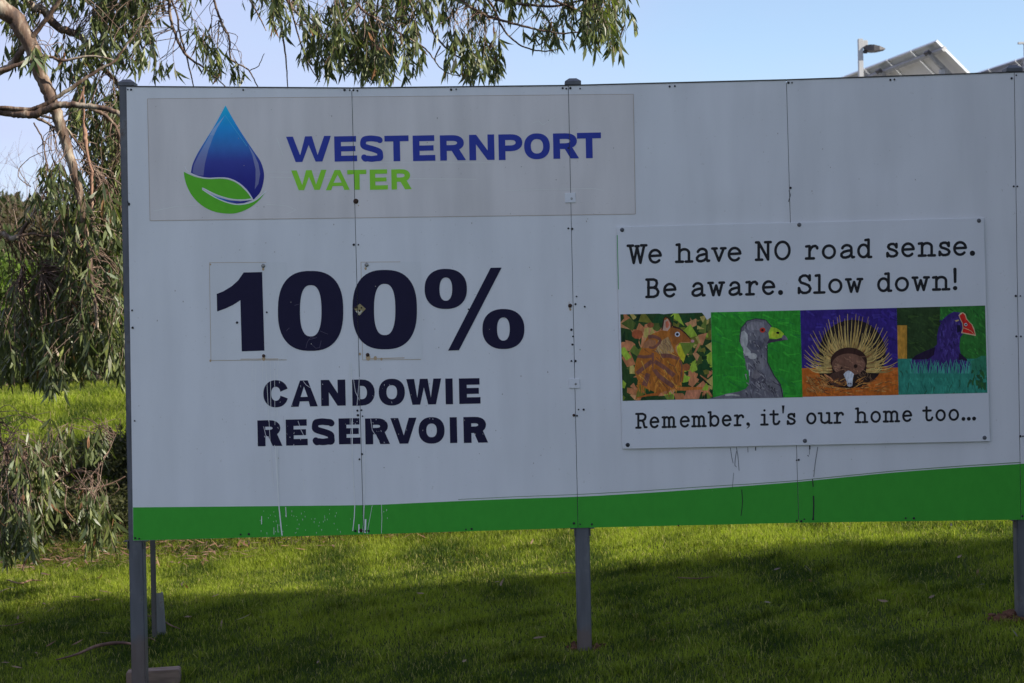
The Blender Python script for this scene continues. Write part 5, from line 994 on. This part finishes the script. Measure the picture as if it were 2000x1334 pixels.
xs, ys = rng.uniform(-3.6, 3.6, 45), rng.uniform(8.2, 12.6, 45); n_ = 45; d = rng.normal(size=(n_, 3)); d[:, 2] *= .2; nr = unit(n_) * .6; nr[:, 2] += 1
V, F_, Cc = leaves_np(np.c_[xs, ys, G(xs, ys) + .045], d, nr, rng.uniform(.05, .10, n_), rng.uniform(.012, .025, n_), rng.normal(0, .3, n_), rng.uniform(.6, 1.3, (n_, 1)) * np.array([.20, .13, .08]))
o = link('scattered_leaves', mesh_np('scattered_leaves', V, F_, Cc), M_LEAF); tag(o, 'single dry leaves dotted over the lawn', 'leaves', kind='stuff')
def gpx(px, py):
    lo, hi = 5.0, 30.0
    for _ in range(40):
        md = (lo + hi) / 2; p = P(px, py, md)
        if p[2] > G(p[0], p[1]): lo = md
        else: hi = md
    return P(px, py, lo)
def stick(pts, rads, label, cat='stick', lift=.03, mat=M_STICK):
    q = []
    for (px, py), r_ in zip(pts, rads): p = gpx(px, py + 4); q.append((p[0], p[1], float(G(p[0], p[1])) + lift + r_, r_))
    s = spline(q, 5); V, F_ = tube_np(s[:, :3] , s[:, 3], 7); o = link('stick', mesh_np('stick', V, [F_], smooth=True), mat); tag(o, label, cat, 'sticks lying on the lawn'); return o
stick([(110, 1298), (150, 1288), (185, 1274), (215, 1268), (240, 1266), (262, 1268)], [.004, .007, .010, .011, .009, .007], 'thickest reddish stick, lying left of the end post', lift=.035)
stick([(-10, 1229), (15, 1229), (34, 1225), (47, 1220)], [.005, .005, .004, .002], 'thin grey stick at the left edge where shadow meets lit grass')
stick([(15, 1138), (40, 1145), (60, 1139), (82, 1139)], [.005, .006, .006, .003], 'curved brown stick below the tip of the low gum branch')
stick([(282, 1219), (300, 1219), (318, 1228), (335, 1238), (352, 1244)], [.003, .003, .004, .004, .002], 'bent pale twig crossing the steel channel stub', lift=.06)
stick([(1085, 1126), (1108, 1124), (1122, 1125)], [.003, .003, .002], 'fine twig just left of the middle post')
stick([(1325, 1134), (1365, 1136), (1400, 1131)], [.003, .004, .003], 'fine dark twig on the lawn right of the middle post')
stick([(280, 1257), (292, 1253), (304, 1258)], [.003, .004, .003], 'short curled bark piece beside the end post')
stick([(215, 1082), (235, 1084), (252, 1080), (290, 1076), (310, 1082)], [.005, .007, .008, .007, .004], 'dark fallen branch along the foot of the bank by the end post')
for j, (cx_, cy_, lab) in enumerate(((PX[1], 9.09, 'small patch of bare brown soil round the middle post'), (PX[2] - .03, 9.08, 'crumbly red clay clods at the foot of the right post'))):
    bm = bmesh.new()
    for _ in range(26 if j == 0 else 60):
        a = rnd.uniform(0, 6.28); rr = rnd.uniform(.045, .12 if j == 0 else .18); s = rnd.uniform(.008, .02) * (1 if j == 0 else 1.5); px_, py_ = cx_ + math.cos(a) * rr, cy_ + math.sin(a) * rr * .7
        r_ = bmesh.ops.create_icosphere(bm, subdivisions=1, radius=s, matrix=Matrix.Translation((px_, py_, float(G(px_, py_)) + s * .5)))
        for v in r_['verts']: v.co += Vector((rnd.uniform(-1, 1), rnd.uniform(-1, 1), rnd.uniform(-1, 1))) * s * .3
    o = bm_obj('soil_clods', bm, M_CLAY); tag(o, lab, 'soil', kind='stuff')
